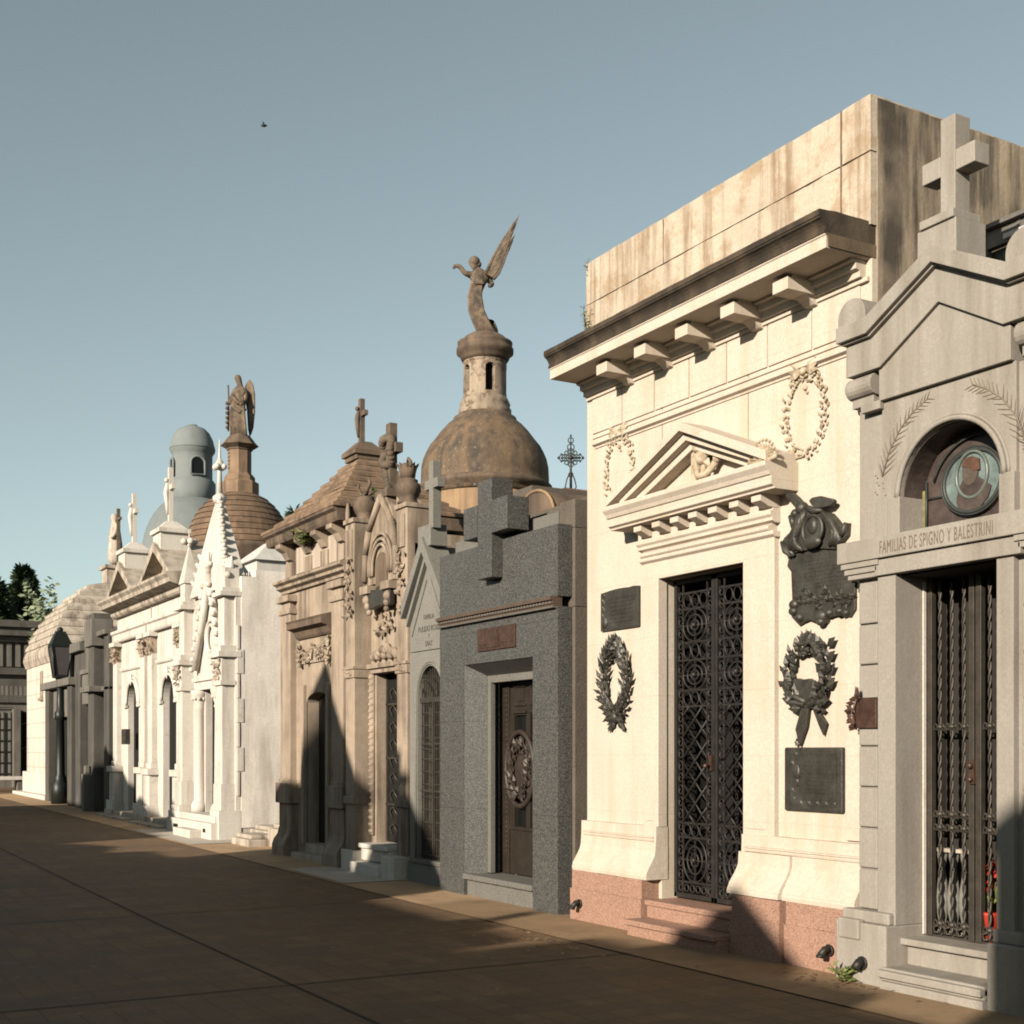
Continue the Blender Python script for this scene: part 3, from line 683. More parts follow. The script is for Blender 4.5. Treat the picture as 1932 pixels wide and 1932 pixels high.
# the large figured memorial, partly behind the grey mausoleum
def P3(a, b):                       # survey of the 1092 px detail
    px = (2280 + a * .2381) * .644; py = (1420 + b * .2381) * .644
    return pw.y(px), pw.z(px, py)
out = [(230, 1480), (215, 1080), (165, 1010), (190, 890), (300, 830), (420, 790), (700, 760), (800, 800), (930, 900), (1010, 1200), (1010, 1540), (950, 1640), (880, 1620), (800, 1600), (650, 1640), (640, 1700), (590, 1725), (520, 1700), (430, 1660), (360, 1690), (300, 1725), (225, 1640), (195, 1560)]
yc, zc = P3(560, 1200)
t = thing('memorial_relief', 'tall bronze memorial with an oval medallion and spread wings, upper right of the gate', 'relief', (W, yc, zc - .5), BG)
mb = MB(); mb.px([P3(a, b) for a, b in out], W - .05, W + .01); part(mb, 'tablet', 'bronze', t, .008)
mb = MB(); ya, za = P3(940, 1200); yb_, zb_ = P3(330, 940); text_rows(mb, W - .05, ya + .02, yb_ - .02, P3(500, 1290)[1], zb_, 8, 9, .014)
for a, b, r in ((260, 1480, .05), (250, 1560, .045), (330, 1640, .04), (590, 1620, .06), (590, 1690, .04), (700, 1580, .035), (820, 1560, .04), (900, 1580, .04)):
    p = P3(a, b); mb.ball((W - .05, p[0], p[1]), .035, r, r * .8)
rn = random.Random(4)
for k in range(60):
    p = P3(rn.uniform(260, 980), 1400 + rn.gauss(0, 45)); an = rn.uniform(0, 6.28)
    mb.leaf((W - .05, p[0], p[1]), (-.3, math.cos(an), math.sin(an)), (-1, 0, 0), .06, .018, .02)
part(mb, 'ornament', 'bronze', t)
mb = MB(); p = P3(560, 570); rz = P3(560, 400)[1] - P3(560, 740)[1]; ry = P3(450, 570)[0] - P3(690, 570)[0]
mb.px([(p[0] + ry / 2 * math.cos(2 * math.pi * k / 28), p[1] + rz / 2 * math.sin(2 * math.pi * k / 28)) for k in range(28)], W - .11, W - .02)
mb.ring(W - .11, p[0], p[1], ry / 2, rz / 2, .016, 6, 28)
mb.ball((W - .11, p[0] - .005, p[1] + .03), .03, .05, .065); mb.ball((W - .11, p[0], p[1] - .09), .03, .09, .05)
part(mb, 'medallion', 'bronze', t, .004)
mb = MB()          # figures and drapery either side of the medallion
body = [(240, 360), (300, 335), (330, 290), (430, 260), (480, 290), (520, 330), (620, 330), (720, 360), (790, 440), (840, 510), (890, 540), (940, 480), (930, 640), (880, 700), (800, 800), (560, 790), (300, 840), (190, 860), (130, 740), (160, 670), (230, 600), (270, 520), (250, 400)]
mb.px([P3(a, b) for a, b in body], W - .075, W - .02)
rn = random.Random(17)
def fold(pts, r): mb.tube([(W - .075 - .012 * rn.random(),) + P3(a + rn.uniform(-8, 8), b + rn.uniform(-8, 8)) for a, b in pts], [r * .7] + [r] * (len(pts) - 2) + [r * .4], 7)
for k in range(9): o = k * 22; fold([(430 - o * .7, 320 + o * .9), (400 - o * .6, 430 + o), (350 - o * .5, 560 + o * .9), (270 + o * .5, 700 + o * .5), (230 + o, 830 - o * .1)], .026 + .006 * (k % 2))
for k in range(8): o = k * 22; fold([(650 + o * .4, 350 + o * .3), (720 + o * .4, 430 + o * .5), (770 + o * .4, 540 + o * .5), (790 + o * .4, 640 + o * .3), (720 + o * .5, 760)], .024 + .006 * (k % 2))
for k in range(3): fold([(150 + 18 * k, 720 + 20 * k), (180 + 22 * k, 820), (250 + 24 * k, 900 - 10 * k)], .024)
fold([(470, 300), (540, 335), (640, 335)], .03); fold([(880, 640), (905, 560), (935, 480)], .03); fold([(260, 390), (290, 470), (275, 560)], .03)
p = P3(380, 300); mb.ball((W - .07, p[0], p[1]), .05, .055, .05); p = P3(285, 365); mb.ball((W - .06, p[0], p[1]), .035, .035, .035)
part(mb, 'drapery', 'bronze', t)
for q in ([(170, 130), (280, 110), (340, 160), (430, 260), (400, 330), (330, 300), (240, 210)], [(480, 210), (520, 170), (620, 150), (780, 190), (800, 220), (750, 275), (650, 300), (560, 310), (510, 260)]):
    mb = MB(); mb.px([P3(*a) for a in q], W - .09, W - .05); part(mb, 'wing', 'bronze', t, .01)

# ================================================================== grey granite mausoleum at the right
G = 6.55; gc = 5.88; ga, gb = 6.40, 5.33        # centre bay; left wing out to 6.76
gl, gr = 6.76, 2 * gc - 6.76
T = thing('mausoleum', 'pale grey granite mausoleum with a round stained glass window over its barred gate', 'mausoleum', (6.5, gc, 0), 'mausoleums along the avenue')
ds, de = 5.46, 6.29
mb = MB()
mb.box(G, 7.1, de, ga + .05, .42, 2.79).box(G, 7.1, gb + .003, ds, .42, 2.79)                      # door jambs
mb.box(6.60, 7.1, ga + .02, gl - .09, .49, 3.975).box(6.60, 7.1, gr + .09, gb + .02, .49, 3.975)     # wings
mb.box(7.1, 10, gr + .02, gl - .06, 0, 4.2)
arch_wall(mb, G + .02, 7.1, gb, ga + .03, 3.05, 3.98, 5.42, 6.265, 3.05, 3.30, .415)
part(mb, 'wall', 'grey', T, .006)
mb = MB()                       # impost blocks beside the window
for a, b in ((6.25, 6.36), (6.36, 6.47), (gb - .004, 5.44)): mb.box(G - .005, 7.0, a, b, 3.052, 3.305)
mb.box(6.58, 7.0, 6.475, 6.58, 3.052, 3.27); mb.box(6.595, 7.0, 6.585, gl - .1, 3.052, 3.27)
part2(mb, 'impost', 'grey', T, gc, .006)
mb = MB()                       # quoin courses of the left wing
for k in range(8):
    z0 = .50 + k * .282; mb.box(6.572, 6.7, 6.475, gl - .11, z0 + .006, z0 + .276); mb.box(6.572, 6.7, gr + .11, 5.29, z0 + .006, z0 + .276)
part2(mb, 'quoin', 'grey', T, gc, .01)
mb = MB(); mb.box(6.46, 7.0, de, gl, -.05, .42).box(6.50, 7.0, de + .01, gl - .02, .42, .50).box(6.46, 7.0, gr, ds, -.05, .42).box(6.50, 7.0, gr + .02, ds - .01, .42, .50)
mb.box(6.44, 6.5, 6.52, 6.72, .30, .44)
pl = part2(mb, 'plinth', 'grey', T, gc, .012)[1]
p = PL(6.46); y, z = p.y(1628), p.z(1628, 1817); mb = MB()
mb.tube([(6.5, y, z + .01), (6.42, y, z + .006), (6.385, y, z - .03)], .03, 10); mb.ring(6.45, y, z, .04, .04, .009); part(mb, 'drain_spout', 'iron', pl)
# lintel with the inscription
mb = MB(); mb.box(G - .06, 7.1, gr - .02, gl + .02, 2.905, 3.05).box(G - .03, 7.1, ds - .2, de + .16, 2.79, 2.906)
mb.box(G - .045, 7.0, de + .12, gl + .0, 2.865, 2.904).box(G - .03, 7.0, de + .14, gl - .02, 2.825, 2.862).box(G - .015, 7.0, de + .16, gl - .04, 2.79, 2.822)
mb.box(G - .045, 7.0, gr, ds - .16, 2.865, 2.904).box(G - .03, 7.0, gr + .02, ds - .18, 2.825, 2.862)
lt = part(mb, 'lintel', 'grey', T, .005)
lettering('FAMILIAS DE SPIGNO Y BALESTRINI', G - .0605, 5.905, 2.968, .125, 'inscription', 'engrave_soft', lt, sx=.42, ext=.0015, space=1.15)
# arch rings, palms
mb = MB()
for r, t_, x in ((.462, .012, G + .018), (.435, .018, G + .008)):
    mb.tube([(x, yy, zz) for yy, zz in arc((5.42 + 6.265) / 2, 3.30, r, 0, 180, 28)], t_, 8)
part(mb, 'archivolt', 'grey', T)
mb = MB(); cy = (5.42 + 6.265) / 2
for s in (-1, 1):
    pts = [(cy + s * .60 * math.cos(R(a)), 3.32 + .62 * math.sin(R(a))) for a in (14, 30, 46, 60, 72)]
    mb.tube([(G + .017,) + p for p in pts], .005, 5)
    for k in range(15):
        f = k / 14 * 3.99; i = int(f); q = f - i
        b = (pts[i][0] * (1 - q) + pts[i + 1][0] * q, pts[i][1] * (1 - q) + pts[i + 1][1] * q)
        tang = Vector((pts[i + 1][0] - pts[i][0], pts[i + 1][1] - pts[i][1])).normalized()
        for side in (-1, 1):
            nrm = Vector((-tang.y, tang.x)) * side
            d = (tang * .9 + nrm * .75).normalized(); L = (.125 if side * s > 0 else .11) * (1 - .45 * k / 14)
            if Vector((b[0] + d.x * L - cy, b[1] + d.y * L - 3.30)).length < .49: continue
            mb.tube([(G + .018, b[0], b[1]), (G + .016, b[0] + d.x * L * .6, b[1] + d.y * L * .6), (G + .019, b[0] + d.x * L, b[1] + d.y * L)], [.0035, .003, .0015], 5)
    for k in range(7): mb.ball((G + .018, cy + s * .60 + random.uniform(-.05, .05), 3.33 + random.uniform(-.05, .16)), .006, nu=6, nv=4)
part2(mb, 'palm_relief', plain('palm_relief_stone', (.27, .21, .16), rough=.9), T, cy)
mb = MB(); ol = arc(cy, 3.30, .4215, 0, 180, 24, .414); il = arc(cy, 3.30, .4135, 0, 180, 24, .406)
mb.px([(5.424, 3.06)] + ol[::-1][::-1][0:0] + [(cy + .4215, 3.06)] + ol + [(cy - .4215, 3.06), (cy - .4135, 3.06)] + il[::-1] + [(cy + .4135, 3.06)] if False else [(cy + .4215, 3.31)] + ol[1:] + [(cy - .4135, 3.31)] + il[::-1][1:], 6.60, 6.79)
part(mb, 'arch_shade_lining', 'plum', T)  # dark lining added so the sunlit arch reveal reads as shade
# window
GXw = 6.74
mb = MB(); mb.box(GXw + .05, GXw + .1, 5.40, 6.28, 3.0, 3.75)
wn = part(mb, 'window', 'plum', T)
def disc(mb, X0, X1, cy, cz, ry, rz, n=32): return mb.px([(cy + ry * math.cos(2 * math.pi * k / n), cz + rz * math.sin(2 * math.pi * k / n)) for k in range(n)], X0, X1)
pg = PL(GXw); wy, wz = pg.y(1831), pg.z(1831, 906)
rz = (pg.z(1831, 850) - pg.z(1831, 967)) / 2 ; ry = (pg.y(1777) - pg.y(1885)) / 2
part(disc(MB(), GXw + .02, GXw + .049, wy, wz, ry, rz), 'medallion_glass', 'teal', wn)
mb = MB(); mb.ring(GXw + .015, wy, wz, ry, rz, .014, 6, 36); mb.ring(GXw + .015, wy, wz, ry * 1.09, rz * 1.09, .006, 6, 36)
yl = pg.y(1742)
mb.tube([(GXw + .03, yl, 3.06), (GXw + .03, yl, 3.42)], .008, 6); mb.tube([(GXw + .03, yl, 3.065), (GXw + .03, 5.42, 3.065)], .01, 6); mb.tube([(GXw + .03, yl, 3.30), (GXw + .03, wy + ry, 3.30)], .005, 6)
mb.tube([(GXw + .03,) + q for q in arc(cy - .03, 3.28, .37, 20, 180, 20)], .008, 6)
part(mb, 'lead_came', 'lead', wn)
mb = MB(); mb.box(GXw + .028, GXw + .049, yl + .01, yl + .05, 3.05, 3.36); part(mb, 'border_glass', 'olive_glass', wn)
mb = MB(); bust = [(-.155, -.06), (-.13, -.13), (-.07, -.18), (.02, -.20), (.10, -.175), (.125, -.12), (.10, -.03), (.055, .035), (-.03, .03), (-.09, -.01)]
mb.px([(wy + a, wz + b) for a, b in bust], GXw + .008, GXw + .019); part(mb, 'robe_glass', 'plum', wn)
part(disc(MB(), GXw + .004, GXw + .018, wy + .01, wz + .055, .062, .085), 'face_glass', 'skin_glass', wn)
mb = MB(); mb.px([(wy + .075, wz + .10), (wy + .05, wz + .15), (wy - .01, wz + .155), (wy - .065, wz + .13), (wy - .07, wz + .06), (wy - .03, wz + .055), (wy + .02, wz + .09)], GXw, GXw + .012); part(mb, 'veil_glass', 'rust_glass', wn)
mb = MB(); mb.ring(GXw + .012, wy, wz + .04, .125, .15, .012, 6, 30); part(mb, 'halo_glass', plain('pale_glass', (.16, .185, .16), rough=.3), wn)
# gable
mb = MB()
gab = [(gl - .1, 3.98), (gl - .1, 4.07), (gl - .02, 4.20), (gl - .02, 4.44), (6.45, 4.44), (gc, 4.74), (2 * gc - 6.45, 4.44), (gr + .02, 4.44), (gr + .02, 4.20), (gr + .1, 4.07), (gr + .1, 3.98)]
mb.px([(6.42, 3.98), (6.42, 4.19), (6.37, 4.22), (gc, 4.50), (2 * gc - 6.37, 4.22), (2 * gc - 6.42, 4.19), (2 * gc - 6.42, 3.98)], G - .02, 7.1)
low = [(gl - .06, 4.20), (gl - .06, 4.42), (6.45, 4.42), (gc, 4.72), (2 * gc - 6.45, 4.42), (gr + .06, 4.42), (gr + .06, 4.20), (2 * gc - 6.385, 4.20), (gc, 4.49), (6.385, 4.20)]
mb.px(low, G - .05, 7.1)
cop = [(gl - .03, 4.435), (gl - .03, 4.545), (6.46, 4.545), (gc, 4.845), (2 * gc - 6.46, 4.545), (gr + .03, 4.545), (gr + .03, 4.435), (2 * gc - 6.45, 4.435), (gc, 4.735), (6.45, 4.435)]
mb.px(cop, G - .12, 7.1)
mid_ = [(gl - .045, 4.42), (gl - .045, 4.436), (6.45, 4.436), (gc, 4.736), (2 * gc - 6.45, 4.436), (gr + .045, 4.436), (gr + .045, 4.42), (2 * gc - 6.45, 4.42), (gc, 4.72), (6.45, 4.42)]
mb.px(mid_, G - .085, 7.1)
gabl = part(mb, 'gable', 'grey', T, .005)
for ya, yb in ((6.47, gl - .05), (gr + .05, 2 * gc - 6.47)):
    mb = MB(); mb.py([(6.62, 4.195)] + [(6.57 + .075 * math.cos(R(a)), 4.12 + .075 * math.sin(R(a))) for a in range(100, 281, 20)] + [(6.62, 4.045)], ya, yb)
    mb.box(6.55, 6.8, ya + .02, yb - .02, 3.985, 4.045).box(6.53, 6.8, ya - .06, ya + .12, 3.93, 3.99)
    part(mb, 'roll_moulding', 'grey', T, .004)
    mb = MB(); c = (ya + yb) / 2 + .03; mb.px([(c + .13, 4.545)] + arc(c, 4.60, .13, 0, 180, 14) + [(c - .13, 4.545)], G - .08, G + .22); part(mb, 'scroll', 'grey', T, .006)
# cross on the gable
mb = MB(); mb.box(6.52, 6.80, 5.75, 6.07, 4.70, 5.0).box(6.50, 6.76, 5.755, 6.035, 4.998, 5.055)
pc6 = PL(6.58); cyx = 5.86
mb.box(6.57, 6.71, cyx - .06, cyx + .06, 5.05, 5.69); mb.box(6.57, 6.71, cyx + .06, cyx + .215, 5.32, 5.455); mb.box(6.57, 6.71, cyx - .215, cyx - .06, 5.32, 5.455)
part(mb, 'cross', 'grey', T, .006)
# gate
mb = MB(); mb.box(7.03, 7.08, ds - .02, de + .02, .1, 2.85).box(6.89, 7.029, de - .006, de + .02, .34, 2.78).box(6.89, 7.029, ds - .02, ds + .006, .34, 2.78).box(6.60, 7.029, ds, de, 2.775, 2.80); part(mb, 'shade_backing', 'dim', T)  # dark panels paint in shade; the top one blackens the lintel soffit
mb = MB(); mb.box(6.805, 6.83, de - .012, de - .002, .35, 2.75); part(mb, 'lit_edge_strip', 'marble', T)  # white strip paints the sunlit edge of the door reveal
GG = 6.86
def twist(mb, y, z0, z1, r=.012):
    n = int((z1 - z0) / .022)
    for q in range(2):
        mb.tube([(GG + r * .6 * math.cos(k * .8 + q * math.pi), y + r * .6 * math.sin(k * .8 + q * math.pi), z0 + (z1 - z0) * k / n) for k in range(n + 1)], r * .62, 5)
def bar_leaf(ya, yb):
    fr = MB()
    for y in (ya + .025, yb - .025): fr.box(GG - .022, GG + .022, y - .022, y + .022, .34, 2.76)
    f = part(fr, 'gate_leaf', 'iron_brown', T, .003)
    wv = yb - ya - .1; n = 3
    for i in range(n):
        y = ya + .05 + wv * (i + .5) / n; mb = MB(); twist(mb, y, .36, 2.74); part(mb, 'twisted_bar', 'iron_brown', f)
    mb = MB()
    for zz in (1.76, 1.17, 1.08, .43): 
        mb.box(GG - .006, GG + .006, ya + .03, yb - .03, zz - .022, zz - .012)
        for i in range(n):
            y = ya + .05 + wv * (i + .5) / n; mb.ball((GG, y, zz), .026, .03, .022, 8, 6)
            for s in (-1, 1): mb.tube([(GG, y, zz - .0), (GG - .012, y + s * .03, zz + .022), (GG - .008, y + s * .048, zz - .004), (GG, y + s * .028, zz - .02)], .0065, 5)
    for i in range(n):
        y = ya + .05 + wv * (i + .5) / n
        for s in (-1, 1): mb.tube([(GG, y, .42), (GG - .01, y + s * .05, .40), (GG, y + s * .045, .36), (GG, y + s * .015, .37)], .008, 5)
    mb.box(GG - .01, GG + .01, ya, yb, .335, .35)
    part(mb, 'scrollwork', 'iron_brown', f)
bar_leaf((ds + de) / 2 + .004, de - .005); bar_leaf(ds + .005, (ds + de) / 2 - .004)
mb = MB(); mb.box(GG - .04, GG - .02, 5.865, 5.905, 1.38, 1.54); mb.ball((GG - .055, 5.885, 1.50), .02); mb.ball((GG - .055, 5.885, 1.41), .017); part(mb, 'lock', 'brown_bronze', T)
mb = MB(); mb.box(6.66, 7.1, ds, de - .0, .15, .29).box(6.60, 7.1, ds, de + .02, .29, .335); mb.box(6.44, 7.0, ds, de + .02, .06, .15).box(6.40, 7.0, ds, de + .03, .085, .135).box(6.42, 7.0, ds, de + .02, -.05, .06)
part(mb, 'step', 'grey', T, .008)
# brown plaque on the left wing
p = PL(6.54); y0, y1 = p.y(1652), p.y(1610); z0, z1 = p.z(1630, 1374), p.z(1630, 1316)
t = thing('plaque', 'small reddish brown plaque with a leaf sprig on the pale grey granite pier', 'plaque', (6.54, (y0 + y1) / 2, z0))
mb = MB(); mb.box(6.545, 6.60, y0, y1, z0, z1); part(mb, 'plate', 'brown_bronze', t, .006)
mb = MB()
rn = random.Random(12); mb.tube([(6.54, y1 - .03, z0 - .01), (6.53, y1 - .005, z0 + .12), (6.53, y1 - .05, z1 + .02)], .008, 5)
for k in range(22):
    f = rn.random(); mb.leaf((6.54, y1 - .045 + .05 * math.sin(f * 3.1), z0 + f * (z1 - z0)), (-.3, rn.uniform(-.2, 1), rn.uniform(-.6, .9)), (-1, 0, 0), .065, .02, .015)
for k in range(3): mb.leaf((6.53, y1 - .05, z1 - .03), (-.3, -.35 + .12 * k, 1), (-1, 0, 0), .12, .02, .015)
part(mb, 'leaf_sprig', 'brown_bronze', t)
# seen through the gate: balusters and red flowers
t = thing('balustrade', 'short row of pale curved balusters standing behind the twisted iron gate', 'balustrade', (6.95, 6.05, .33))
for y in (6.235, 6.135, 6.035):
    mb = MB(); mb.lathe([(.035, .34), (.035, .37), (.02, .40), (.04, .50), (.048, .60), (.03, .72), (.018, .80), (.034, .87), (.036, .91)], 6.94, y, 14); part(mb, 'baluster', 'smallgrey', t)
mb = MB(); mb.box(6.90, 6.98, 5.86, 6.26, .91, .935); part(mb, 'rail', 'marble_old', t)
mb = MB(); rn = random.Random(2)
fl = thing('flower_bunch', 'bunch of red flowers in a red pot behind the bars of the grey mausoleum', 'flowers', (6.94, 5.84, .34))
mb.lathe([(.05, .34), (.075, .52), (.08, .54)], 6.94, 5.84, 16); part(mb, 'pot', 'red', fl)
mb = MB()
for k in range(70):
    a = rn.uniform(0, 6.28); d = Vector((math.cos(a) * .4, math.sin(a), rn.uniform(-.3, .9)))
    mb.quadleaf((6.93 + rn.uniform(-.03, .03), 5.84 + rn.uniform(-.09, .09), rn.uniform(.66, .86)), d.normalized(), d.orthogonal().normalized(), .05, .018)
part(mb, 'petals', 'red', fl)
mb = MB()
for k in range(14): mb.tube([(6.94, 5.84, .52), (6.93, 5.84 + rn.uniform(-.09, .09), rn.uniform(.62, .78))], .004, 4)
for k in range(20): 
    a = rn.uniform(0, 6.28); mb.quadleaf((6.93, 5.84 + rn.uniform(-.06, .06), rn.uniform(.55, .7)), (math.cos(a) * .3, math.sin(a), .3), (0, .2, 1), .07, .015)
part(mb, 'stems', 'leaf', fl)
# glazed canopy behind the gable
t = thing('glass_canopy', 'steel framed glass roof light with a white rail behind the grey granite gable', 'canopy', (7.4, 5.6, 4.2))
mb = MB(); mb.box(7.4, 7.46, 5.03, 6.30, 5.12, 5.24).box(7.35, 7.5, 5.0, 6.34, 5.245, 5.275)
for y in (6.27, 5.98, 5.5, 5.05): mb.box(7.395, 7.45, y - .02, y + .02, 4.3, 5.25)
part(mb, 'frame', 'steel', t)
mb = MB(); mb.box(7.47, 7.49, 5.03, 6.30, 4.3, 5.12); part(mb, 'pane', 'green_glass', t)
mb = MB(); mb.box(7.36, 7.39, 5.02, 6.08, 5.13, 5.165); part(mb, 'rail', 'white', t)
mb = MB(); mb.box(7.5, 9.5, 5.05, 6.3, 4.2, 4.4); part(mb, 'roof', 'concrete', t)
# ================================================================== dark speckled granite mausoleum
G = 6.58; y0, y1 = 10.66, 13.22
T = thing('mausoleum', 'dark speckled granite mausoleum with a big plain stone cross set over its flat front', 'mausoleum', (6.58, 11.9, 0), 'mausoleums along the avenue')
o0, o1 = 11.14, 12.63
mb = MB(); mb.box(G, 6.74, o1, y1, -.05, 3.0).box(G, 6.74, y0, o0, -.05, 3.0).box(G, 6.74, o0, o1, 2.54, 3.0)
mb.box(G, 6.74, y0, y1, 3.10, 3.80)
worn(part(mb, 'facade', 'granite', T), .005, .3, 5)
mb = MB(); mb.box(7.0, 9.6, y0 - .04, y1 - .02, 3.0, 4.05).box(6.745, 7.0, y0 - .04, y1 - .02, 3.0, 3.77).box(6.745, 7.0, y0 - .04, 10.9, 3.77, 4.05).box(6.745, 9.6, y0 - .04, o0 - .02, 0, 3.0).box(6.745, 9.6, o1 + .02, y1 - .02, 0, 3.0).box(7.2, 9.6, o0 - .03, o1 + .03, 0, 3.0)
mb.box(6.99, 7.2, y0 - .03, y1 - .02, 4.05, 4.12)
part(mb, 'side_wall', 'stucco', T, .01)
mb = MB(); mb.box(6.76, 6.995, 10.95, y1 - .03, 3.772, 3.98); part(mb, 'upper_ledge', 'granite_plain', T, .01)
mb = MB(); mb.mould(G, [(.0, 3.0), (.03, 3.005), (.03, 3.02), (.045, 3.025), (.045, 3.055), (.075, 3.06), (.075, 3.095), (.0, 3.10)], y0 + .02, y1 - .04)
bd = part(mb, 'band', plain('brown_band', (.11, .075, .055), rough=.7), T)
mb = MB(); n = 40
for k in range(n):
    y = y0 + .06 + (y1 - y0 - .16) * k / n; mb.box(G - .052, G - .04, y, y + .03, 3.032, 3.05)
mb.mould(G, [(.05, 2.985), (.055, 3.0)], y0 + .02, y1 - .04)
part(mb, 'band_fillet', 'granite_plain', bd)
# cross
pc = PL(6.44); ca, cb = pc.y(926.9), pc.y(900.7); zt_, zb_ = pc.z(913, 906), PL(6.52).z(913, 1092)
mb = MB(); mb.box(6.44, 6.70, ca, cb, zb_ - .02, zt_)
ph = PL(6.44); aza, azb = ph.z(955, 1013), ph.z(955, 945) 
az0 = 3.85; az1 = 4.19
ya, yb = pc.y(958), pc.y(876)
mb.box(6.43, 6.69, ya, ca - .001, az0, az1).box(6.43, 6.69, cb + .001, yb, az0, az1)
part(mb, 'cross', 'granite', T, .008)
# barrel vault behind the front
mb = MB(); cyv = PL(7.5).y(1016); mb.px(arc(cyv, 4.20, .42, 0, 180, 18, .33), 7.45, 9.0, True)
bv = part(mb, 'barrel_vault', 'tan_dark', T); mb = MB(); mb.tube([(7.45,) + q for q in arc(cyv, 4.20, .42, 0, 180, 18, .33)], .02, 6); part(mb, 'vault_rim', 'dome_wall', bv)
# splayed door recess, frame, door
mb = MB()
for a, b, s in ((o1, o1 - .14, 1), (o0, o0 + .14, -1)):
    mb.pz([(6.585, a), (6.80, b), (6.80, b + .09 * s), (7.0, b + .09 * s), (7.0, a + .1 * s), (6.585, a + .1 * s)] if s > 0 else [(6.585, a), (6.80, b), (6.80, b + .02), (7.0, b + .02), (7.0, a - .1), (6.585, a - .1)], .2, 2.54)
mb.py([(6.585, 2.54), (6.80, 2.42), (7.0, 2.42), (7.0, 2.6), (6.585, 2.6)], o0, o1)
part(mb, 'door_reveal', 'granite', T)
i0, i1 = o0 + .14, o1 - .14
mb = MB(); mb.box(6.80, 6.86, i1 - .07, i1, .26, 2.42).box(6.80, 6.86, i0, i0 + .07, .26, 2.42).box(6.80, 6.86, i0 + .07, i1 - .07, 2.34, 2.42)
fr = part(mb, 'door_frame', 'granite_plain', T, .004)
DX = 6.98; d0, d1 = i0 + .07, i1 - .07
mb = MB(); dc = (d0 + d1) / 2
for k in range(34):
    z = .5 + k * .053; mb.ball((DX - .03, d1 - .09, z), .014, .02, .016, 6, 4)
mb.box(DX - .03, DX + .05, d1 - .14, d1, .26, 2.34); mb.box(DX - .03, DX + .05, d0, d0 + .12, .26, 2.34)
mb.box(DX - .01, DX + .05, d0 + .12, d1 - .14, .26, .78).box(DX - .01, DX + .05, d0 + .12, d1 - .14, 1.98, 2.34)
for a, b in ((d0 + .12, d0 + .20), (dc - .04, dc + .04), (d1 - .24, d1 - .14)): mb.box(DX - .02, DX + .05, a, b, .78, 1.98)
for a, b in ((d0 + .22, dc - .06), (dc + .06, d1 - .26)):
    for z0_, z1_ in ((2.08, 2.28),):
        mb.box(DX - .03, DX, a - .02, b + .02, z0_, z0_ + .02).box(DX - .03, DX, a - .02, b + .02, z1_, z1_ + .02).box(DX - .022, DX, a + .03, b - .03, z0_ + .05, z1_ - .03)
    mb.box(DX - .035, DX, a - .03, b + .03, 2.0, 2.03)
mb.box(DX - .03, DX, d0 + .12, d1 - .14, .74, .78)
dr = part(mb, 'door', 'wood', T, .003)
mb = MB(); mb.box(DX + .03, DX + .04, d0 + .1, d1 - .1, .7, 2.0); part(mb, 'door_glass', 'glass', dr)
mb = MB(); wy = PL(DX - .03).y(981); wz = 1.40; mb.ring(DX - .03, wy, wz, .30, .40, .03, 8, 32)
wreath(mb, DX - .02, wy, wz, .20, .27, 22, .11, .035, .03, rows=3, seed=2)
mb.px([(wy + .24 * math.cos(2 * math.pi * k / 24), wz + .33 * math.sin(2 * math.pi * k / 24)) for k in range(24)], DX - .015, DX + .01)
part(mb, 'door_wreath', 'door_bronze', dr)
mb = MB(); mb.box(6.62, 7.0, o0 + .0, o1, -.05, .19).box(6.56, 7.0, 11.85, o1, .19, .25).box(6.56, 7.0, o0, 11.84, .19, .25); part(mb, 'sill', 'granite_plain', T, .01)
pp = PL(6.56); ya, yb = pp.y(971), pp.y(900); mb = MB(); mb.box(6.56, 6.60, ya, yb, 2.66, 2.90)
t = thing('plaque', 'reddish brown plaque on the dark speckled granite front above the door', 'plaque', (6.56, (ya + yb) / 2, 2.66)); part(mb, 'plate', 'brown_bronze', t, .006)
mb = MB(); mb.px([((ya + yb) / 2 + a, 2.78 + b) for a, b in ((-.08, -.09), (.08, -.09), (.06, .02), (.02, .09), (-.03, .09), (-.07, .03))], 6.55, 6.562); text_rows(mb, 6.56, ya + .04, yb - .04, 2.68, 2.74, 2, 4, .012); part(mb, 'relief', 'brown_bronze', t)

# ================================================================== narrow grey stone mausoleum
G = 6.70; y0, y1 = 13.24, 14.28; cy = (y0 + y1) / 2
T = thing('mausoleum', 'narrow grey stone mausoleum with a gable, a cross and an arched barred gate', 'mausoleum', (6.7, cy, 0), 'mausoleums along the avenue')
pg = PL(G); a0, a1 = 13.38, 14.06; asp = 2.20
mb = MB(); arch_wall(mb, G, 7.1, y0, y1, .30, 2.78, a0, a1, .30, asp, .40)
mb.box(G - .03, 7.1, y0, y1, -.05, .26)
mb.px([(y0, 2.79), (y0, 3.36), (cy, 4.02), (y1, 3.36), (y1, 2.79)], G + .005, 7.1); mb.box(7.1, 9.0, y0, y1 - .02, 0, 3.3)
part(mb, 'wall', 'smallgrey', T, .006)
mb = MB()
for s in (-1, 1):
    e = y0 + .0 if s < 0 else y1 - .0; e2 = e + s * .05
    mb.px([(e2, 3.20), (e2, 3.36), (cy, 4.12), (cy, 3.94)], G - .10, G + .2); 
    mb.px([(e + s * .0, 3.10), (e + s * .0, 3.19), (cy, 3.93), (cy, 3.84)], G - .05, G + .2)
    mb.tube([(G - .005, cy + s * .05, 3.62), (G - .005, e - s * .06, 2.98)], .008, 4)
part(mb, 'gable_coping', 'smallgrey', T)
mb = MB(); mb.box(G - .06, G + .16, cy - .17, cy + .17, 4.0, 4.25); pcx = PL(G - .03)
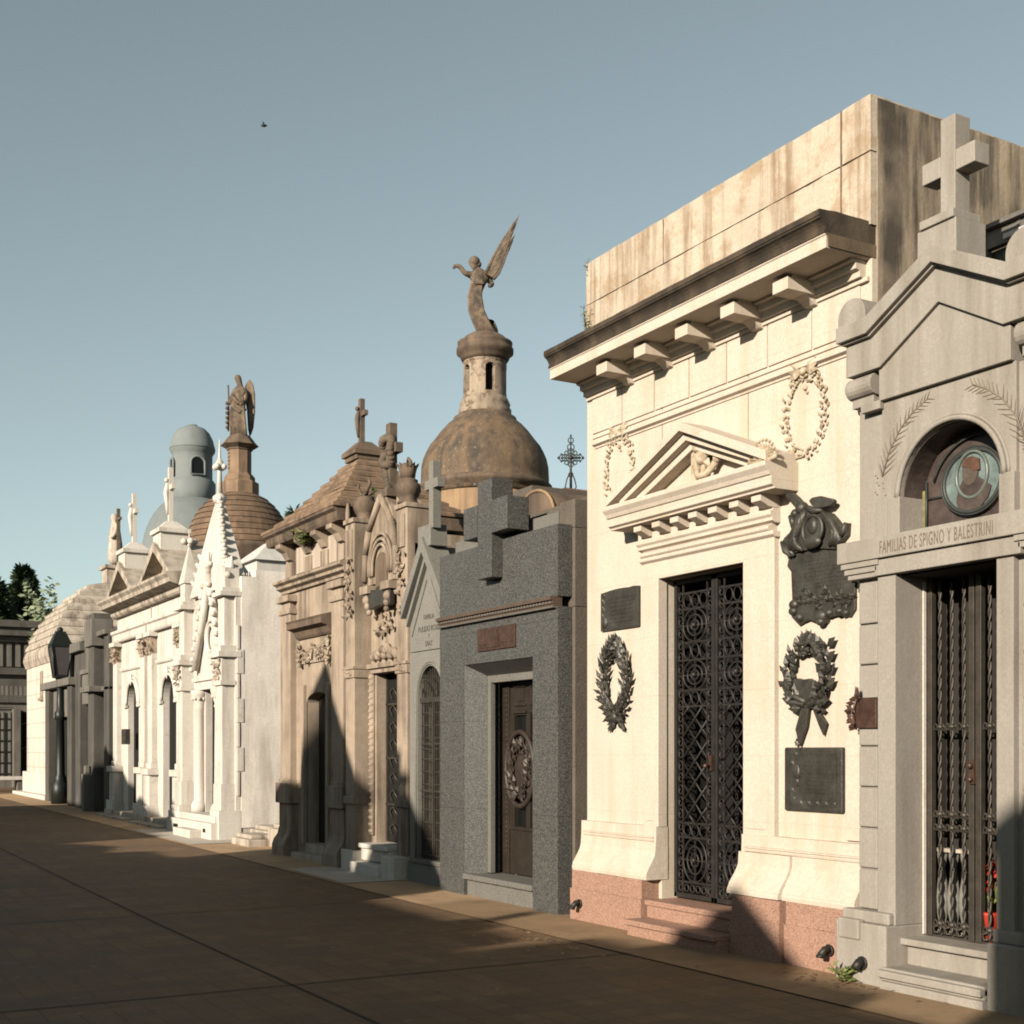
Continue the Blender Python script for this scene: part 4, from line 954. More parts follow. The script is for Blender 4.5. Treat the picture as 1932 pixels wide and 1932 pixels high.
mb.px([(cy - .16 + a, b) for a, b in cross_poly(0, 4.2, 4.98, .11, 4.66, 4.77, .17)], G - .05, G + .06); part(mb, 'cross', 'smallgrey', T, .006)
mb = MB(); mb.box(7.1, 9, y0, y1, 3.3, 3.75).box(6.72, 7.1, y0, y0 + .02, 3.4, 3.5); part(mb, 'parapet', 'smallgrey', T)
for txt, z, s in (('FAMILIA', 3.18, .085), ('PULIDO ROSSI', 3.04, .095), ('Y', 2.955, .06), ('DIAZ', 2.865, .085)):
    lettering(txt, G + .003, cy, z, s, 'inscription', 'concrete_dk', T, sx=.95, ext=.002)
mb = MB()
for r in (.39, .365): mb.tube([(G - .005, a1 + r - .34, .3)] + [(G - .005,) + q for q in arc((a0 + a1) / 2, asp, r, 0, 180, 20, r + .06)] + [(G - .005, a0 - r + .34, .3)], .012, 6)
part(mb, 'arch_moulding', 'smallgrey', T)
mb = MB(); c = (a0 + a1) / 2; GX2 = 6.75
for k in range(12):
    y = a0 + .03 + (a1 - a0 - .06) * k / 11; h = asp + .40 * math.sqrt(max(0, 1 - ((y - c) / .34) ** 2)) - .02
    mb.box(GX2 - .007, GX2 + .007, y - .007, y + .007, .31, h)
for z in [.36, .55, .75, .9, 1.05, 1.2, 1.35, 1.5, 1.62, 1.75, 1.9, 2.05]: mb.box(GX2 - .006, GX2 + .006, a0, a1, z - .006, z + .006)
for z in (1.12, 1.68): mb.box(GX2 - .012, GX2 + .012, a0, a1, z - .012, z + .012)
mb.box(GX2 - .02, GX2 + .02, a0, a1, asp - .03, asp + .03); mb.box(GX2 - .018, GX2 + .018, c - .018, c + .018, .31, asp)
part(mb, 'barred_gate', 'iron_brown', T)
mb = MB(); mb.box(6.95, 7.09, a0 - .1, a1 + .1, .2, 2.75); part(mb, 'shade_backing', 'dark', T)
mb = MB(); mb.box(G - .06, G + .2, a0 - .1, a1 + .1, .26, .31); part(mb, 'sill', 'granite_plain', T, .006)

# ================================================================== tan gothic mausoleum
G = 6.80; pF = PL(6.55); y0, y1 = 14.36, 15.98
T = thing('mausoleum', 'narrow tan gothic mausoleum with two urns and a wreathed stone cross on top', 'mausoleum', (6.6, 15.2, 0), 'mausoleums along the avenue')
mb = MB()
d0, d1 = 14.72, 15.52
mb.box(G, 7.3, d1, y1, .3, 2.62).box(G, 7.3, y0, d0, .3, 2.62).box(G, 7.3, y0, y1, 2.62, 4.15).box(7.3, 9.2, y0, y1, 0, 4.1)
part(mb, 'wall', 'tan', T, .006)
mb = MB(); mb.box(7.25, 7.29, d0 - .1, d1 + .1, .3, 2.7); part(mb, 'shade_backing', 'dark', T)
for a, b in ((14.36, 14.66), (15.68, 15.98)):
    fx = 6.70 if a < 15 else 6.56
    mb = MB(); mb.box(fx, 7.0, a, b, .3, 4.58).box(fx - .03, 7.02, a - .02, b + .02, 4.58, 4.64).box(fx - .03, 7, a - .02, b + .02, .9, 1.0)
    mb.box(fx - .02, 6.9, a - .02, b + .02, 2.55, 2.66).box(fx - .04, 6.9, a - .03, b + .03, 2.66, 2.70).box(fx - .025, fx + .1, a + .05, b - .05, 4.1, 4.5)
    p_ = part(mb, 'pier', 'tan', T, .008)
    c = (a + b) / 2; mb = MB(); rn = random.Random(int(a * 10))
    for k in range(26): mb.leaf((fx - .01, c + rn.uniform(-.1, .1), 3.35 + rn.uniform(0, .75)), (-.4, rn.uniform(-1, 1), rn.uniform(-1, .6)), (-1, 0, 0), .10, .035, .035)
    for k in range(8): mb.ball((fx - .015, c + rn.uniform(-.12, .12), 2.61 + rn.uniform(-.04, .04)), .03)
    part(mb, 'carving', 'tan', p_)
    mb = MB(); mb.lathe([(.13, 4.64), (.13, 4.67), (.10, 4.69), (.14, 4.74), (.165, 4.81), (.16, 4.87), (.12, 4.91), (.13, 4.93), (.10, 4.95)], 6.78, c, 18)
    if a < 15:
        mb.lathe([(.09, 4.95), (.10, 5.02), (.12, 5.10), (.07, 5.14)], 6.78, c, 12)
        for k in range(9): q = 2 * math.pi * k / 9; mb.leaf((6.78 + .08 * math.cos(q), c + .08 * math.sin(q), 5.06), (math.cos(q) * .8, math.sin(q) * .8, .9), (0, 0, 1), .11, .03, .03)
        mb.tube([(6.78, c, 5.12), (6.74, c - .10, 5.18), (6.72, c - .2, 5.13), (6.72, c - .22, 5.06)], .022, 6)
    else:
        for s_ in (-1, 1): mb.tube([(6.78, c, 4.95), (6.76, c + s_ * .12, 5.03), (6.76, c + s_ * .2, 5.10), (6.76, c + s_ * .17, 5.15)], .022, 6)
        for k in range(12): mb.leaf((6.78, c + rn.uniform(-.1, .1), 4.95), (rn.uniform(-1, 1), rn.uniform(-1, 1), .8), (0, 1, 0), .12, .03, .03)
    part(mb, 'urn', 'tan_dark', p_)
    mb = MB(); mb.lathe([(.03, 4.3), (.035, 4.75), (.02, 4.88)], fx + .04, b + .02, 8); part(mb, 'colonnette', 'tan', p_)
# gable with arch
c = (d0 + d1) / 2 + .03; mb = MB()
tall = [(14.68, 3.75), (14.68, 4.1), (14.72, 4.35), (14.85, 4.62), (c - .12, 4.82), (c + .12, 4.82), (15.42, 4.62), (15.60, 4.35), (15.66, 4.1), (15.66, 3.75)]
mb.px(tall, 6.72, 7.2)
hood = [(14.68, 3.8), (14.70, 4.15), (14.80, 4.45), (c, 4.84), (15.52, 4.45), (15.64, 4.15), (15.66, 3.8)]
for i in range(len(hood) - 1): mb.tube([(6.70,) + hood[i], (6.70,) + hood[i + 1]], .05, 6)
for r in (.36, .30, .24): mb.tube([(6.69 , c + r, 3.85)] + [(6.69,) + q for q in arc(c, 3.95, r, 0, 180, 16, r * 1.15)] + [(6.69, c - r, 3.85)], .022, 6)
mb.box(6.60, 6.8, c + .20, c + .46, 3.62, 3.72).box(6.60, 6.8, c - .46, c - .20, 3.62, 3.72)
for s in (-1, 1):
    for k in range(3): mb.ball((6.66, c + s * (.33 - .03 * k), 3.54 - .08 * k), .07 - .015 * k)
gb = part(mb, 'gable', 'tan', T)
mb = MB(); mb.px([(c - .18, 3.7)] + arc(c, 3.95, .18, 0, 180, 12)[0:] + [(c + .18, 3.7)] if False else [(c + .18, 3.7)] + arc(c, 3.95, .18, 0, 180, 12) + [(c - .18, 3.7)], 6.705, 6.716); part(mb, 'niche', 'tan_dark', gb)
mb = MB(); mb.box(6.70, 7.0, c - .2, c + .2, 4.82, 4.92); cw = 5.35
mb.box(6.80, 6.90, c - .065, c + .065, 4.9, 5.78); mb.box(6.80, 6.90, c - .24, c + .24, 5.38, 5.50)
for k in range(22):
    t = 2 * math.pi * k / 22; mb.ball((6.79 + .03 * math.cos(t * 3), c + .15 * math.cos(t), 5.42 + .17 * math.sin(t)), .058, nu=8, nv=6)
for k in range(8): mb.ball((6.79, c + .08 - .02 * k, 5.24 - .05 * k), .05, nu=7, nv=5)
part(mb, 'cross', 'statue_dark', T)
mb = MB(); rn = random.Random(5)
for k in range(26): mb.leaf((6.76, c + rn.gauss(0, .12), 3.05 + abs(rn.gauss(0, .22))), (-.3, rn.uniform(-1, 1), rn.uniform(-.2, 1)), (-1, 0, 0), .13, .04, .04)
for k in range(16): mb.ball((6.76, c - .36 + .72 * k / 15, 2.80 + .14 * abs(math.sin(k * .8)) * (1 - abs(k - 7.5) / 9)), .055, nu=7, nv=5)
part(mb, 'carved_crest', 'tan', T)
mb = MB(); mb.box(6.70, 6.9, d0 - .1, d1 + .1, 2.66, 2.72).box(6.74, 6.9, d0 - .06, d1 + .06, 2.60, 2.66); part(mb, 'door_lintel', 'tan', T, .004)
# leaded side jamb mouldings
mb = MB()
for y in (d1 + .06, d1 + .12, d0 - .03):
    mb.tube([(6.78, y, .5), (6.78, y, 2.6)], .028, 8)
    for k in range(24): mb.ball((6.765, y, .55 + k * .087), .03, nu=6, nv=4)
part(mb, 'door_jamb', 'tan', T)
mb = MB(); mb.box(6.965, 7.0, d0, d1, .42, 2.62); mb2 = MB(); rn = random.Random(3)
dr = part(mb, 'door', 'dark', T)
for y in (d0 + .02, (d0 + d1) / 2, d1 - .02): mb2.box(6.935, 6.96, y - .02, y + .02, .42, 2.6)
for z in (.9, 1.5, 2.2): mb2.box(6.935, 6.96, d0, d1, z - .012, z + .012)
for k in range(9):
    z = .55 + k * .22
    for y in (d0 + .22, d1 - .22):
        mb2.tube([(6.945, y - .12, z), (6.935, y - .02, z + .10), (6.945, y + .11, z + .05), (6.945, y + .03, z - .04)], .011, 5)
part(mb2, 'door_ironwork', 'iron_brown', dr)
mb = MB(); mb.box(6.50, 7.3, 14.34, 14.70, -.03, .30).box(6.50, 7.3, 15.62, 16.0, -.03, .30).box(6.62, 7.3, 14.70, 15.62, .18, .34).box(6.58, 7.3, 14.70, 15.62, .34, .40).box(6.45, 7.3, 14.70, 15.62, -.03, .17)
worn(part(mb, 'marble_step', 'marble', T, .012), .012, .2, 4)
# dark scroll shield, fixed to the gable
pz_ = PL(6.66); t = thing('plaque', 'dark bronze scroll shaped plaque on the tan gothic front above the carved crest', 'plaque', (6.68, 15.15, 3.2))
sh = [(690, 1140), (694, 1118), (700, 1112), (706, 1118), (714, 1106), (722, 1104), (728, 1108), (736, 1098), (738, 1112), (737, 1140), (728, 1141), (716, 1143), (702, 1150), (693, 1151)]
mb = MB(); mb.px([(pz_.y(a), pz_.z(a, b)) for a, b in sh], 6.64, 6.72); part(mb, 'plate', 'bronze', t, .012)

# ================================================================== tan mausoleum with the stepped pyramid roof
G = 6.70; y0, y1 = 16.05, 18.72; gz0 = .03
T = thing('mausoleum', 'tan stone mausoleum with a stepped pyramid roof carrying a crucifix', 'mausoleum', (6.7, 17.4, 0), 'mausoleums along the avenue')
cy = (y0 + y1) / 2; pg = PL(G); d0, d1 = 16.95, 17.80
mb = MB(); mb.px([(y0, 3.95), (y0, -.03), (d0, -.03), (d0, 2.30)] + [((d0 + d1) / 2 - (d1 - d0) / 2 * math.cos(R(180 * k / 10)), 2.30 + .13 * math.sin(R(180 * k / 10))) for k in range(1, 10)] + [(d1, 2.30), (d1, -.03), (y1, -.03), (y1, 3.95)], G, 7.2)
mb.box(7.2, 8.4, y0, y1, 0, 4.6).box(G + .02, 7.2, y0, y1, 3.95, 4.62)
part(mb, 'wall', 'tan', T, .006)
mb = MB(); mb.box(7.1, 7.19, d0 - .05, d1 + .05, .2, 2.5); part(mb, 'shade_backing', 'dark', T)
mb = MB(); mb.box(6.885, 6.92, d0, (d0 + d1) / 2 - .01, .25, 2.44).box(6.885, 6.92, (d0 + d1) / 2 + .01, d1, .25, 2.44)
for a, b in ((d0 + .06, (d0 + d1) / 2 - .07), ((d0 + d1) / 2 + .07, d1 - .06)):
    for z0_, z1_ in ((.4, 1.0), (1.1, 1.75), (1.85, 2.25)): mb.box(6.872, 6.89, a, b, z0_, z1_)
part2(mb, 'door', 'wood_dark', T, (d0 + d1) / 2, .006)
for a, b in ((y1 - .50, y1 - .08), (y0 + .12, y0 + .54)):
    mb = MB(); mb.box(G - .10, G + .05, a, b, 1.16, 3.62).box(G - .13, G + .05, a - .03, b + .03, 3.62, 3.70).box(G - .10, G + .05, a + .02, b - .02, 3.70, 3.80).box(G - .16, G + .05, a - .05, b + .05, 3.80, 3.90)
    mb.box(G - .12, G + .05, a - .02, b + .02, 1.10, 1.18)
    mb.box(G - .16, G + .08, a - .10, b + .06, .82, 1.12).box(G - .11, G + .06, a - .04, b + .03, .35, .82)
    mb.mould(G, [(.22, -.03), (.22, .20), (.19, .28), (.13, .36), (.11, .46)], a - .06, b + .05)
    part(mb, 'pilaster', 'tan', T, .01)
mb = MB(); mb.mould(G, [(.05, 3.95), (.05, 3.99), (.12, 4.02), (.12, 4.06), (.18, 4.09), (.18, 4.13), (.04, 4.16)], y0 + .04, y1 + .05); part(mb, 'lower_cornice', 'tan', T, .005)
mb = MB(); mb.box(G - .02, G + .05, y0 + .55, y1 - .55, 4.2, 4.58); part(mb, 'frieze_panel', 'tan_panel', T)
for y in (y0 + .35, y0 + .95, cy + .25, y1 - .28):
    mb = MB(); mb.py([(G + .05, 4.66), (G - .22, 4.66), (G - .22, 4.60), (G - .12, 4.54), (G - .06, 4.44), (G + .05, 4.40)], y - .10, y + .10)
    mb.box(G - .05, G + .05, y - .13, y + .13, 4.18, 4.40); part(mb, 'corbel', 'tan', T, .006)
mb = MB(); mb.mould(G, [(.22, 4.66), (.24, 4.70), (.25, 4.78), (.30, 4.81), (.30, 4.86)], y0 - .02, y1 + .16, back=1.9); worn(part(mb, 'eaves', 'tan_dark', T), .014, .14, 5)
# roof courses
mb = MB(); ax, ay = 7.45, cy + .08; zr0, zr1 = 4.86, 5.80; n = 9
e = (6.42, 8.5, y0 - .0, y1 + .14)
for k in range(n):
    f0, f1 = k / n, (k + 1) / n
    def at(f):
        q = 1 - f ** .85 * .86
        return (ax + (e[0] - ax) * q, ax + (e[1] - ax) * q, ay + (e[2] - ay) * q, ay + (e[3] - ay) * q)
    A, B = at(f0), at(f1); d = .13
    za_, zb_ = zr0 + (zr1 - zr0) * f0, zr0 + (zr1 - zr0) * f1
    frustum(mb, A[0] - .03, A[1] + .03, A[2] - .05, A[3] + .05, za_ - .012, A[0] - .03, A[1] + .03, A[2] - .05, A[3] + .05, za_ + .028)
    frustum(mb, A[0] - .028, A[1] + .028, A[2] - .048, A[3] + .048, za_ + .0281, B[0], B[1], B[2], B[3], zb_ + .004)
B = at(1); rf = worn(part(mb, 'roof', 'rooftile', T), .03, .2, 3)
mb = MB()
mb.box(B[0] - .06, B[1] + .06, B[2] - .02, B[3] + .02, 5.80, 5.87); frustum(mb, B[0] - .10, B[1] + .10, B[2] - .06, B[3] + .06, 5.87, B[0] - .10, B[1] + .10, B[2] - .06, B[3] + .06, 5.93)
frustum(mb, B[0] - .1, B[1] + .1, B[2] - .06, B[3] + .06, 5.931, ax - .09, ax + .09, ay - .09, ay + .09, 6.09)
part(mb, 'roof_cap', 'tan_dark', rf, .006)
mb = MB(); ccx = 7.42; mb.box(ccx - .035, ccx + .035, ay - .04, ay + .04, 6.05, 6.72).box(ccx - .03, ccx + .03, ay - .17, ay + .17, 6.46, 6.53)
mb.tube([(ccx - .05, ay, 6.54), (ccx - .07, ay, 6.42), (ccx - .06, ay + .01, 6.30), (ccx - .05, ay, 6.16)], [.025, .04, .032, .02], 8); mb.ball((ccx - .07, ay, 6.575), .032)
part(mb, 'crucifix', 'statue_dark', rf)
# door hood and swags
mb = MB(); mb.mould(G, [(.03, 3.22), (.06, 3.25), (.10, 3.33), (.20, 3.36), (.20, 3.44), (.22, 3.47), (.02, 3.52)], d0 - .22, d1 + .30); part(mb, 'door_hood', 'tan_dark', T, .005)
mb = MB(); mb.box(G - .03, G + .02, d0 - .16, d1 + .2, 2.86, 3.20)
rn = random.Random(31)
for k in range(70):
    f = rn.random(); y = d0 - .1 + (d1 - d0 + .22) * f; zc = 3.10 - .15 * abs(math.sin(f * math.pi * 2))
    mb.leaf((G - .03, y, zc + rn.gauss(0, .025)), (-.5, rn.uniform(-1, 1), rn.uniform(-1, .6)), (-1, 0, 0), .10, .035, .04)
for y in (d0 - .12, d1 + .14):
    for k in range(22): mb.leaf((G - .04, y + rn.uniform(-.04, .04), 3.2 - .36 * rn.random()), (-.5, rn.uniform(-1, 1), rn.uniform(-1, .3)), (-1, 0, 0), .09, .035, .04)
part(mb, 'carved_swag', 'tan', T)
mb = MB(); mb.box(G - .05, G + .02, d0 - .10, d0, .25, 2.55).box(G - .05, G + .02, d1, d1 + .10, .25, 2.55); part(mb, 'door_surround', 'tan', T, .005)
mb = MB(); mb.box(6.55, 7.1, d0 - .2, d1 + .25, -.02, .12).box(6.68, 7.1, d0 - .02, d1 + .02, .12, .26); part(mb, 'step', 'marble_old', T, .008)
for i, (y, n_) in enumerate(((17.95, 9), (17.35, 8), (16.75, 8), (16.4, 6))):
    pass
weed('eaves_plant', (6.58, 17.45, 4.50), 22, .26, 'green fern like plants hanging under the eaves of the tan pyramid roofed mausoleum', .28, .02, L=.09, seed=11, cat='plants')
weed('shrub', (7.05, 15.98, 4.7), 20, .42, 'leafy green weeds growing between the pyramid roof and the gothic gable', .22, .025, L=.10, seed=12, cat='plants')

# ================================================================== white gothic mausoleum with the spire
G = 6.85; y0, y1 = 21.60, 24.60; g0 = gz(23)
T = thing('mausoleum', 'white gothic mausoleum with a knobbed spire and a bare whitewashed side wall', 'mausoleum', (6.8, 23.1, g0), 'mausoleums along the avenue')
d0, d1 = 22.45, 23.40
mb = MB(); mb.box(G, 7.4, d1, y1, g0, 4.3).box(G, 7.4, y0 + .02, d0, g0, 4.3).box(G, 7.4, d0, d1, 2.75, 4.3)
mb.px([(y0 + .1, 4.3), (y1 - .1, 4.3), (23.2, 5.0), (22.9, 5.0)], G + .02, 7.4)
part(mb, 'wall', 'marble', T, .006)
mb = MB(); mb.box(G + .35, 10.5, y0, y1, g0 - .05, 4.72).box(G + .1, G + .36, y0, y0 + .2, g0 + .2, 4.6); worn(part(mb, 'side_wall', 'whitewash', T), .007, .3, 5)
mb = MB()
for k in range(7): mb.box(G + .02, G + (.14 if k % 2 else .07), y0 - .012, y0 + .1, g0 + .75 + k * .42, g0 + .75 + (k + 1) * .42 - .01)
part(mb, 'quoin', 'marble', T, .005)
mb = MB(); mb.box(7.36, 7.39, d0 - .05, d1 + .05, .4, 2.9); part(mb, 'shade_backing', 'dark', T)
# spire
sx, sy = 7.0, 23.02; ps = PL(sx); zap = ps.z(408, 945); zb0 = 4.45; hw = 1.05; 
def spire_w(z): return hw * (1 - (z - zb0) / (zap - zb0)) + .05
mb = MB(); w0, w1 = spire_w(zb0), spire_w(zap)
frustum(mb, sx - w0 * .22, sx + w0 * .16, sy - w0, sy + w0, zb0, sx - w1, sx + w1, sy - w1, sy + w1, zap)
mb.tube([(sx, sy, zap), (sx, sy, zap + .55), (sx, sy, zap + 1.08)], [.06, .038, .010], 8)
mb.lathe([(.05, zap - .1), (.12, zap - .05), (.13, zap + .03), (.05, zap + .1)], sx, sy, 12)
for k in range(4):
    a = R(45 + 90 * k); mb.ball((sx + .085 * math.cos(a), sy + .085 * math.sin(a), zap + .58), .058)
mb.lathe([(.04, zap + .52), (.10, zap + .60), (.04, zap + .72)], sx, sy, 10)
sp = part(mb, 'spire', 'marble', T)
for s in (-1, 1):
    mb = MB(); z = zb0 + .25
    while z < zap - .05:
        w_ = spire_w(z); x = sx - w_ * .18
        if s < 0 or z < zb0 + .8:
            mb.ball((x, sy + s * (w_ + .02), z), .075, .09, .07, 8, 6); mb.ball((x - .03, sy + s * (w_ + .09), z + .05), .045, nu=7, nv=5)
        z += .155
    part(mb, 'crocket', 'marble', sp)
# gable hood over the door with crockets
mb = MB(); gcy = (d0 + d1) / 2; apz = 4.75
for s in (-1, 1):
    mb.tube([(G - .08, gcy + s * .85, 3.1), (G - .08, gcy + s * .42, 3.9), (G - .08, gcy, apz)], .07, 6)
    for k in range(9):
        f = k / 9; mb.ball((G - .14, gcy + s * (.85 * (1 - f) ** .9 + .06), 3.1 + (apz - 3.1) * f), .055, nu=7, nv=5)
mb.tube([(G - .08, gcy, apz), (G - .08, gcy, apz + .42)], [.06, .02], 8); mb.ball((G - .08, gcy, apz + .18), .08); mb.ball((G - .08, gcy - .09, apz + .2), .05); mb.ball((G - .08, gcy + .09, apz + .2), .05)
for r in (.30, .22): mb.ring(G - .04, gcy, 3.62, r, r * 1.1, .035, 6, 24)
part(mb, 'gable_hood', 'marble', T)
# corner buttresses with pinnacles
for c, hz in ((21.86, 0.0), (24.36, .0)):
    mb = MB(); hw2 = .22
    mb.box(G - .30, G + .1, c - .26, c + .26, g0, g0 + .50).box(G - .25, G + .1, c - .22, c + .22, g0 + .5, g0 + .95).box(G - .22, G + .1, c - .19, c + .19, g0 + .95, 2.72)
    mb.box(G - .26, G + .1, c - .24, c + .24, 2.72, 2.80).box(G - .24, G + .1, c - .22, c + .22, 2.8, 3.2).box(G - .31, G + .1, c - .28, c + .28, 3.2, 3.30).box(G - .27, G + .1, c - .25, c + .25, 3.30, 3.40).box(G - .18, G + .1, c - .17, c + .17, 3.40, 4.25)
    mb.box(G - .27, G + .1, c - .26, c + .26, 4.25, 4.33).box(G - .22, G + .1, c - .21, c + .21, 4.33, 4.40).box(G - .16, G + .1, c - .15, c + .15, 4.40, 4.75)
    if c > 23: frustum(mb, G - .19, G + .13, c - .18, c + .18, 4.75, G - .05, G - .01, c - .02, c + .02, 5.45)
    if c > 23: mb.ball((G - .03, c, 5.50), .05); mb.tube([(G - .03, c, 5.4), (G - .03, c, 5.78)], [.03, .012], 6)
    else:
        for q in (-.12, .0, .12): mb.tube([(G - .03, c + q, 4.74), (G - .03, c + q, 4.95)], [.05, .02], 6)
        for q in range(5): mb.ball((G - .10, c - .14 + .07 * q, 4.62 + .07 * (q % 2)), .06)
    for k in range(4 if c > 23 else 0):
        a = R(90 * k); mb.ball((G - .03 + .10 * math.cos(a), c + .10 * math.sin(a), 5.56), .065)
    b_ = part(mb, 'buttress', 'marble', T, .006)
    rn = random.Random(int(c)); mb = MB()
    for k in range(22): mb.leaf((G - .25, c + rn.uniform(-.2, .2), 2.86 + rn.uniform(0, .3)), (-.4, rn.uniform(-1, 1), rn.uniform(-1, 1)), (-1, 0, 0), .12, .035, .04)
    part(mb, 'leaf_capital', 'marble_old', b_)
for c in (d1 + .16, d0 - .14):
    mb = MB(); mb.lathe([(.16, g0 + .40), (.16, g0 + .52), (.13, g0 + .58), (.10, g0 + .62), (.09, 2.35), (.11, 2.38), (.09, 2.42), (.16, 2.62), (.17, 2.70)], G - .06, c, 16); 
    for k in range(10): a = 2 * math.pi * k / 10; mb.ball((G - .06 + .13 * math.cos(a), c + .13 * math.sin(a), 2.55), .035, nu=6, nv=5)
    part(mb, 'column', 'marble', T)
mb = MB(); mb.box(G - .1, G + .1, d0 - .35, d1 + .35, 2.705, 2.86).box(G - .14, G + .05, d0 - .4, d1 + .4, 2.86, 2.93); part(mb, 'lintel', 'marble', T, .006)
mb = MB(); mb.box(6.98, 7.01, d0, d1, .5, 2.7); dr = part(mb, 'gate', 'dark', T)
mb = MB(); rn = random.Random(8)
for k in range(16): mb.leaf((6.94, d0 + .16 + rn.uniform(-.05, .05), 1.15 + k * .06), (-.4, rn.uniform(-1, 1), .5), (-1, 0, 0), .12, .04, .03)
part(mb, 'gate_garland', 'brown_bronze', dr)
mb = MB(); mb.box(G - .42, 7.4, y0 + .06, y1 - .1, g0 - .06, g0 + .28).box(G - .34, 7.4, y0 + .1, y1 - .12, g0 + .28, g0 + .40)
mb.box(G - .62, G - .42, 22.25, 23.3, g0 - .06, g0 + .15); part(mb, 'plinth', 'marble', T, .01)
mb = MB()
for y in (23.9, 23.75, 22.0): mb.lathe([(.03, g0 + .12), (.03, g0 + .18)], G - .43, y, 8, sy=1.0)
part(mb, 'vent', 'dark', T)
# broken slabs in the gap
for i, (xa, xb, ya, yb, h, lab) in enumerate(((6.9, 7.6, 19.3, 20.1, .30, 'rough marble block in the gap right beside the tan mausoleum'), (7.0, 7.9, 20.2, 21.3, .22, 'long low marble slab lying at the foot of the whitewashed wall'), (6.55, 7.0, 20.0, 20.9, .12, 'thin marble slab at the front of the gap between white and tan mausoleums'))):
    q = gz(20); mb = MB(); mb.box(xa, xb, ya, yb, q - .02, q + h); mb.box(xa + .06, xb + .05, ya + .08, yb - .1, q + h, q + h + .07)
    solo(mb, 'marble_slab', 'marble_old', lab, 'stone slab', ((xa + xb) / 2, (ya + yb) / 2, q), 'slabs in the gap', bev=.02)
# white hip roofed hut behind the wall
T = thing('mausoleum', 'small bright white mausoleum with a hipped roof, just over the whitewashed wall', 'mausoleum', (11.2, 32.1, 0))
mb = MB(); mb.box(10.4, 12.2, 31.1, 33.2, 3, 6.35); part(mb, 'wall', 'white', T)
mb = MB(); frustum(mb, 10.3, 12.3, 31.0, 33.3, 6.35, 11.0, 11.6, 31.9, 32.4, 6.95); part(mb, 'roof', 'white', T)

